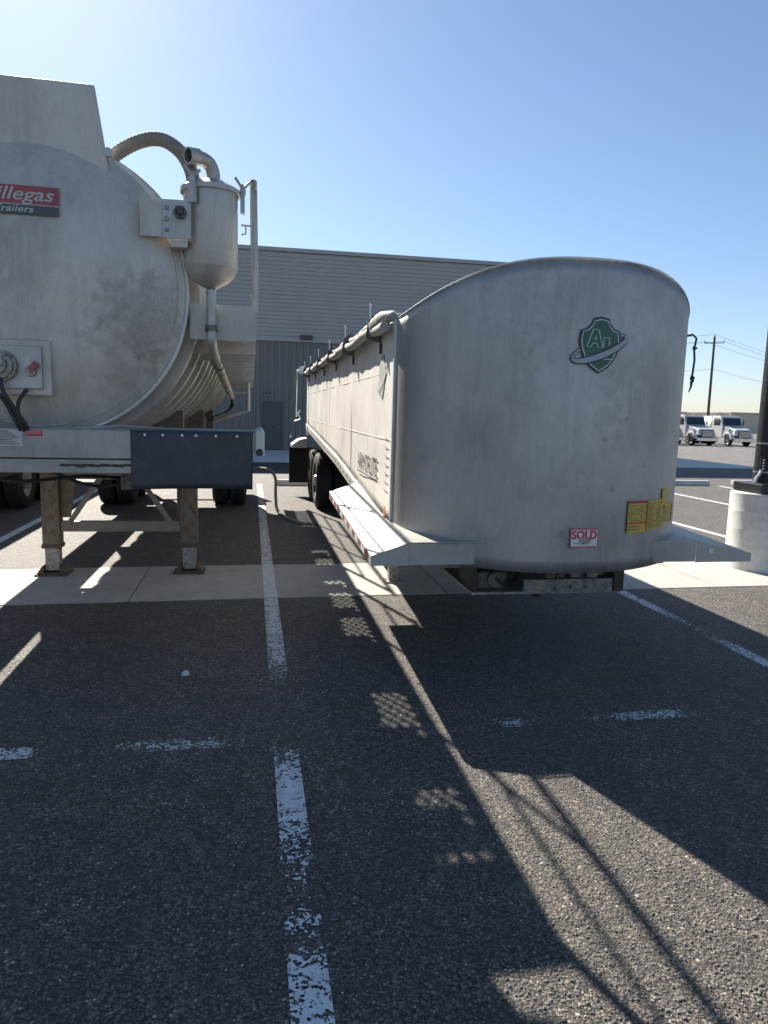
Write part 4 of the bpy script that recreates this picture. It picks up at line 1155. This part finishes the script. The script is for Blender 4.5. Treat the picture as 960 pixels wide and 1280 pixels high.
for (yy, zz) in ((5.75, 2.105), (6.1, 2.09), (6.5, 2.065), (7.0, 2.035), (7.6, 2.0), (8.4, 1.96)):
    b = MB(); b.lathe((CX + .012, yy, zz), 'y', [(-.015, .034), (-.015, .040), (.015, .040), (.015, .034)], 14); b.build('pipe_clamp', 'steel_grime', dp)
b = MB(); b.lathe((CX, CY, 2.30), 'z', [(-.02, .034), (-.02, .044), (.02, .044), (.02, .034)], 14)
b.build('pipe_clamp', 'steel_grime', dp)
b = MB(); b.tube(smoothpts([(CX + .02, 9.6, 1.90), (CX + .02, 10.0, 1.82), (CX - .02, 9.9, 1.72), (CX - .12, 9.6, 1.66), (CX - .22, 9.3, 1.62)], 6), .03, 10)
b.build('drain_hose', 'cable', tk, smooth=True)
# walkway: front plate, stringers, cross members, diamond grating
b = MB(); b.box(-.43, .03, 5.35, 5.362, 2.23, 2.475); b.box(-.43, .03, 5.363, 5.42, 2.462, 2.475)
b.build('walkway_front_plate', 'alu_tank', tk)
WY0, WY1 = 5.425, 16.0
for x in (-.02, -.41):
    b = MB(); b.box(x, x + .05, WY0, WY1, 2.345, 2.46); b.build('walkway_stringer', 'alu_pipe', tk)
for k in range(11):
    y = 5.80 + .84 * k
    b = MB(); b.box(-.50, .028, y, y + .012, 2.17, 2.343); b.box(-.50, .028, y + .013, y + .12, 2.17, 2.182); b.box(-.50, .028, y + .013, y + .09, 2.332, 2.343)
    b.build('cross_member', 'alu_pipe', tk)
b = MB(); gz = 2.395
def strand(x0, y0, x1, y1):
    dx, dy = x1 - x0, y1 - y0; L = math.hypot(dx, dy); nx, ny = -dy / L * .0125, dx / L * .0125
    b.hexa([(x0 + nx, y0 + ny, gz - .004), (x0 - nx, y0 - ny, gz - .004), (x1 - nx, y1 - ny, gz - .004), (x1 + nx, y1 + ny, gz - .004),
            (x0 + nx, y0 + ny, gz + .004), (x0 - nx, y0 - ny, gz + .004), (x1 - nx, y1 - ny, gz + .004), (x1 + nx, y1 + ny, gz + .004)])
px_, py_ = .068, .125
nx_ = 5
y = WY0 + .05
while y < WY1 - .1:
    for i in range(nx_):
        xa = -.36 + i * px_; xm = xa + px_ / 2
        strand(xa, y, xm, y + py_ / 2); strand(xm, y + py_ / 2, xa + px_, y); strand(xa, y, xm, y - py_ / 2); strand(xm, y - py_ / 2, xa + px_, y)
    y += py_
b.build('walkway_grating', 'alu_pipe', tk)
b = MB()
for (ya, yb) in ((5.44, 5.85), (6.4, 6.75), (7.85, 8.55), (10.6, 11.4), (12.3, 14.2)):
    b.box(-.359, -.021, ya, yb, 2.402, 2.408)
b.box(-.359, -.26, 5.43, 16.0, 2.410, 2.416)
b.build('tread_plate', 'alu_pipe', tk)
# handrails along the walkway's outer edge
for (ya, yb) in ((5.40, 10.3), (11.3, 15.9)):
    b = MB()
    b.tube(smoothpts([(.02, ya, 2.44), (.018, ya, 2.8), (.012, ya, 3.20), (.010, ya + .03, 3.285), (.008, ya + .12, 3.305), (.008, (ya + yb) / 2, 3.305), (.008, yb - .12, 3.305), (.01, yb - .02, 3.25), (.02, yb, 2.8), (.02, yb, 2.44)], 5), .025, 10)
    hr = b.build('handrail', 'alu_pipe', tk, smooth=True)
    b = MB(); b.tube([(.012, ya, 2.86), (.012, yb, 2.86)], .014, 8)
    b.build('middle_rail', 'alu_bright', hr, smooth=True)
    n = 3
    for k in range(1, n):
        y = ya + (yb - ya) * k / n
        b = MB(); b.tube([(.02, y, 2.44), (.012, y, 3.29)], .017, 8); b.build('rail_post', 'alu_bright', hr, smooth=True)
b = MB(); b.tube([(.01, 5.40, 3.03), (-.075, 5.39, 3.03), (-.045, 5.38, 3.03), (-.045, 5.38, 2.97), (-.075, 5.38, 2.965)], .007, 6)
b.build('rail_hook', 'alu_bright', tk, smooth=True)
# back end: rear ladder, tray, subframe
b = MB(); b.tube([(-.06, 12.4, 1.72), (-.06, 12.4, 2.34)], .03, 8); b.tube([(-.34, 12.4, 2.02), (-.06, 12.4, 2.02)], .025, 8); b.tube([(-.06, 12.4, 1.72), (-.6, 12.4, 1.55)], .025, 8)
b.build('walkway_bracket', 'alu_bright', tk, smooth=True)
b = MB(); b.prism([(-2.66, 1.42), (-2.66, 1.30), (-2.20, 1.30), (-2.20, 1.42), (-2.215, 1.42), (-2.215, 1.315), (-2.645, 1.315), (-2.645, 1.42)], 'y', 5.6, 15.0)
b.build('hose_tray', 'alu_tank', tk)
b = MB(); b.box(-2.25, -.65, 7.55, 8.05, 1.08, 1.16)
b.build('subframe_plate', 'steel_grime', tk)
for x in (-1.98, -.86):
    b = MB(); b.box(x - .05, x + .05, 5.31, 8.6, 1.165, 1.42); b.build('subframe_rail', 'steel_grime', tk)
    b = MB(); b.box(x - .05, x + .05, 12.2, 15.6, 1.0, 1.6); b.build('subframe_rail', 'steel_grime', tk)
for y in (7.75, 11.0, 13.5):
    b = MB(); b.box(-2.2, -.7, y, y + .12, 1.30, 1.72); b.build('tank_saddle', 'steel_grime', tk)
# landing gear
for x in (-2.02, -.655):
    b = MB(); b.box(x - .085, x + .085, 7.74, 7.90, .30, 1.075)
    lg = b.build('landing_leg', 'leg_paint', tk, bevel=.006)
    b = MB(); b.box(x - .095, x + .095, 7.73, 7.91, .285, .325); b.build('leg_collar', 'rust', lg, bevel=.004)
    b = MB(); b.box(x - .068, x + .068, 7.757, 7.883, .05, .30); b.build('inner_leg', 'zinc', lg, bevel=.003)
    b = MB(); b.prism([(x - .14, .012), (x - .14, .03), (x - .095, .10), (x - .075, .10), (x - .075, .035), (x + .075, .035), (x + .075, .10), (x + .095, .10), (x + .14, .03), (x + .14, .012)], 'y', 7.71, 7.93)
    b.box(x - .16, x + .16, 7.68, 7.96, .008, .022)
    b.build('leg_foot', 'rust', lg, bevel=.003)
b = MB(); b.box(-1.93, -.745, 7.765, 7.775, .455, .56); b.box(-1.93, -.745, 7.775, 7.85, .55, .56)
b.build('cross_bar', 'brace_paint', tk)
b = MB(); b.box(-2.1, -.57, 7.755, 7.765, 1.0, 1.12)
b.build('upper_cross_bar', 'brace_paint', tk)
for s_ in (-1, 1):
    c = -1.337
    b = MB(); b.bar((c + s_ * .50, 7.75, .55), (c + s_ * .17, 7.75, 1.05), .052, .008, up=(0, 1, 0)); b.lathe((c + s_ * .49, 7.745, .565), 'y', [(-.012, .001), (-.012, .014), (0, .016)], 8)
    b.build('diagonal_brace', 'brace_paint', tk)
    b = MB(); b.prism([(c + s_ * .595, .60), (c + s_ * .50, .60), (c + s_ * .44, 1.0), (c + s_ * .595, 1.0)] if s_ < 0 else [(c + .595, .60), (c + .595, 1.0), (c + .56, 1.0), (c + .56, .60)], 'y', 7.80, 7.815)
    b.build('gusset', 'leg_paint', tk)
# wheels of the tank trailer
for ya in (13.6, 14.85):
    b = MB(); b.tube([(-2.6, ya, .5), (-.2, ya, .5)], .065, 12); b.build('axle', 'steel_dark', tk, smooth=True)
    for (x0, x1, sd) in ((-2.66, -2.38, -1), (-2.35, -2.07, -1), (-.70, -.42, 1), (-.39, -.11, 1)):
        wheel(tk, x0, x1, ya, .5, sd)
for x in (-2.6, -.65):
    b = MB(); b.box(x, x + .55, 15.5, 15.52, .3, 1.2); b.build('mud_flap', 'rubber', tk)

# drooping bent pipe beside the tank trailer (by the stall line)
b = MB(); b.tube(smoothpts([(-.20, 13.2, .62), (.10, 13.1, .70), (.30, 12.9, .69), (.40, 12.6, .58), (.40, 12.4, .32), (.42, 12.3, .08), (.50, 11.9, .022), (.62, 11.4, .020), (.82, 11.0, .020)], 6), .026, 10)
b.build('ground_hose', 'hose', tk, smooth=True)

# ------------------------------------------------------------------ neighbouring trailer seen only below the tank
nb = root('box_trailer', (-5.2, 11, 0), 'dark wheeled trailer parked left of the tank trailer, seen only below it', 'trailer')
b = MB(); b.box(-6.45, -3.98, 9.4, 19.0, 1.15, 2.5); b.build('trailer_body', 'alu_tank', nb)
for x in (-5.7, -4.8):
    b = MB(); b.box(x, x + .1, 9.4, 19.0, .9, 1.14); b.build('frame_rail', 'steel_dark', nb)
for ya in (13.0, 14.25):
    b = MB(); b.tube([(-6.3, ya, .5), (-4.0, ya, .5)], .065, 12); b.build('axle', 'steel_dark', nb, smooth=True)
    for (x0, x1, sd) in ((-6.4, -6.12, -1), (-6.08, -5.8, -1), (-4.30, -4.02, 1), (-3.99, -3.71, 1)):
        wheel(nb, x0, x1, ya, .5, sd)
b = MB(); b.lathe((-4.35, 12.0, .72), 'y', [(0, .001), (0, .17), (.6, .17), (.6, .001)], 20); b.build('air_tank', 'steel_dark', nb, smooth=True)
for x in (-5.9, -4.5):
    b = MB(); b.box(x - .07, x + .07, 10.4, 10.54, .01, 1.1); b.build('landing_leg', 'leg_paint', nb)

# ------------------------------------------------------------------ far trucks (front faces -y)
def make_truck():
    t = root('vacuum_truck', (0, 0, 0), '', 'truck', 'white trucks in a row on the gravel lot', local=True)
    b = MB()
    b.hexa([(-1.0, .1, .95), (1.0, .1, .95), (1.05, 1.9, .95), (-1.05, 1.9, .95), (-.80, .15, 1.55), (.80, .15, 1.55), (1.0, 1.9, 1.95), (-1.0, 1.9, 1.95)])
    b.build('hood', 'truck_white', t, bevel=.10)
    b = MB()
    b.prism([(1.85, .75), (1.85, 1.90), (2.15, 2.72), (2.4, 2.86), (3.5, 2.86), (3.55, .75)], 'x', -1.08, 1.08)
    cb_ = b.build('cab', 'truck_white', t, bevel=.06)
    b = MB(); b.hexa([(-.98, 1.855, 1.96), (.98, 1.855, 1.96), (.98, 1.90, 1.96), (-.98, 1.90, 1.96), (-.90, 2.13, 2.66), (.90, 2.13, 2.66), (.90, 2.19, 2.66), (-.90, 2.19, 2.66)])
    for i, v in enumerate(b.v): b.v[i] = (v[0], v[1] - .035, v[2])
    b.build('windshield', 'glass', cb_)
    for s_ in (-1, 1):
        b = MB(); b.prism([(2.25, 1.95), (2.38, 2.62), (3.2, 2.62), (3.2, 1.95)], 'x', s_ * 1.085, s_ * 1.10); b.build('side_window', 'glass', cb_)
        b = MB(); b.box(s_ * 1.28 - .06, s_ * 1.28 + .06, 1.98, 2.04, 1.95, 2.45); b.bar((s_ * 1.05, 2.05, 2.3), (s_ * 1.28, 2.01, 2.3), .03, .03); b.build('mirror', 'black_paint', cb_)
        b = MB(); b.prism([(.30, .62), (.34, 1.10), (.62, 1.30), (1.25, 1.30), (1.55, 1.05), (1.62, .80), (1.42, .80), (1.25, 1.08), (.70, 1.08), (.52, .80), (.50, .62)], 'x', s_ * .80, s_ * 1.17); b.build('fender', 'truck_white', t, bevel=.04)
        b = MB(); b.box(s_ * .80 - .15, s_ * .80 + .15, .10, .30, .98, 1.20); b.build('headlight', 'lamp_glass', t, bevel=.03)
        wheel(t, min(s_ * .82, s_ * 1.12), max(s_ * .82, s_ * 1.12), .95, .5, s_)
        for yy in (6.2, 7.5): wheel(t, min(s_ * .62, s_ * 1.18), max(s_ * .62, s_ * 1.18), yy, .5, s_)
        b = MB(); b.tube([(s_ * 1.0, 3.72, 1.2), (s_ * 1.0, 3.72, 3.15)], .07, 10); b.build('exhaust_stack', 'chrome', t, smooth=True)
    b = MB(); b.box(-.60, .60, .02, .12, .78, 1.50); gr = b.build('grille', 'grille', t, bevel=.03)
    b = MB()
    for k in range(6): b.box(-.54, .54, .005, .02, .86 + k * .10, .895 + k * .10)
    b.build('grille_bar', 'chrome', gr)
    b = MB(); b.box(-1.15, 1.15, -.10, .18, .42, .76); b.build('bumper', 'chrome', t, bevel=.04)
    b = MB(); b.box(-.45, .45, 1.5, 8.6, .75, 1.0); b.build('chassis', 'steel_dark', t)
    b = MB(); b.lathe((0, 0, 1.95), 'y', [(3.9, .001), (3.95, .75), (4.05, .90), (8.5, .90), (8.6, .75), (8.65, .001)], 32); b.build('tank', 'alu_bright', t, smooth=True)
    b = MB(); b.tube(smoothpts([(-.6, 4.0, 2.7), (-.4, 3.9, 3.05), (.1, 3.9, 3.12), (.5, 4.0, 2.9), (.6, 4.1, 2.6)], 5), .06, 8); b.build('top_hose', 'hose', t, smooth=True)
    b = MB()
    for k in range(5): b.box(-.75 + k * .375 - .05, -.75 + k * .375 + .05, 2.35, 2.45, 2.862, 2.90)
    b.build('roof_light', 'amber', cb_)
    return t
t0 = make_truck()
tl = [(46.0, 61.5, 0, 'white truck with square grille, rightmost and nearest the lamp post'),
      (42.4, 61.9, 2, 'white truck in the middle of the parked row, dark grille'),
      (39.3, 62.4, 1, 'white truck mostly hidden behind the grey trailer, leftmost of the row')]
for i, (x, y, rz, lb) in enumerate(tl):
    o = t0 if i == 0 else copy_tree(t0)
    o.location = (x, y, -.55); o.rotation_euler = (0, 0, R(rz)); o['label'] = lb
# far tan building and utility poles
b = MB(); b.box(101, 190, 140, 165, -.65, 3.6)
fb = b.build('far_building', 'tan'); tag(fb, 'long low tan building on the horizon beyond the white trucks', 'building')
b = MB(); b.box(100.5, 190.5, 139.5, 165.5, 3.602, 3.8); b.build('roof', 'wall_up', fb)
def upole(x, y, h, lb):
    t = root('utility_pole', (x, y, 0), lb, 'utility pole', 'wooden utility poles along the power line')
    b = MB(); b.tube([(x, y, -.9), (x, y, h)], [.17, .12], 12); b.build('pole', 'wood', t, smooth=True)
    b = MB(); b.bar((x - .85, y + .6, h - .7), (x + .85, y - .6, h - .7), .08, .09); ca = b.build('crossarm', 'wood', t)
    b = MB()
    for q in (-.8, .8): b.lathe((x + q, y - q * .7, h - .62), 'z', [(0, .001), (0, .06), (.10, .09), (.22, .05), (.25, .001)], 8)
    b.lathe((x, y, h), 'z', [(0, .06), (.12, .09), (.25, .05), (.28, .001)], 8)
    b.build('insulator', 'concrete_pale', ca)
    return t
PP = [(51.2, 75.0, 11.2, 'tall wooden utility pole rising behind the white trucks'),
      (16.0, 98.0, 11.2, 'wooden utility pole hidden behind the grey trailer'),
      (112.0, 118.0, 11.2, 'wooden utility pole beyond the lamp post')]
for p in PP: upole(*p)
def wire(a, c, sag, zo):
    b = MB(); P = []
    for i in range(25):
        t = i / 24; P.append((a[0] + (c[0] - a[0]) * t, a[1] + (c[1] - a[1]) * t, zo - sag * 4 * t * (1 - t)))
    b.tube(P, .016, 5); return b
wb = MB()
for (dx, dz) in ((-.8, 10.7), (.8, 10.7), (0, 11.45), (0.1, 7.6)):
    for e in (1, 2):
        w_ = wire((PP[0][0] + dx, PP[0][1] - dx * .7), (PP[e][0] + dx, PP[e][1] - dx * .7), .9, dz)
        wb.add(w_.v, w_.f)
tag(wb.build('power_line', 'cable'), 'thin sagging power lines strung between the utility poles', 'power line')
for o in bpy.data.objects:
    if '_org' in o: del o['_org']
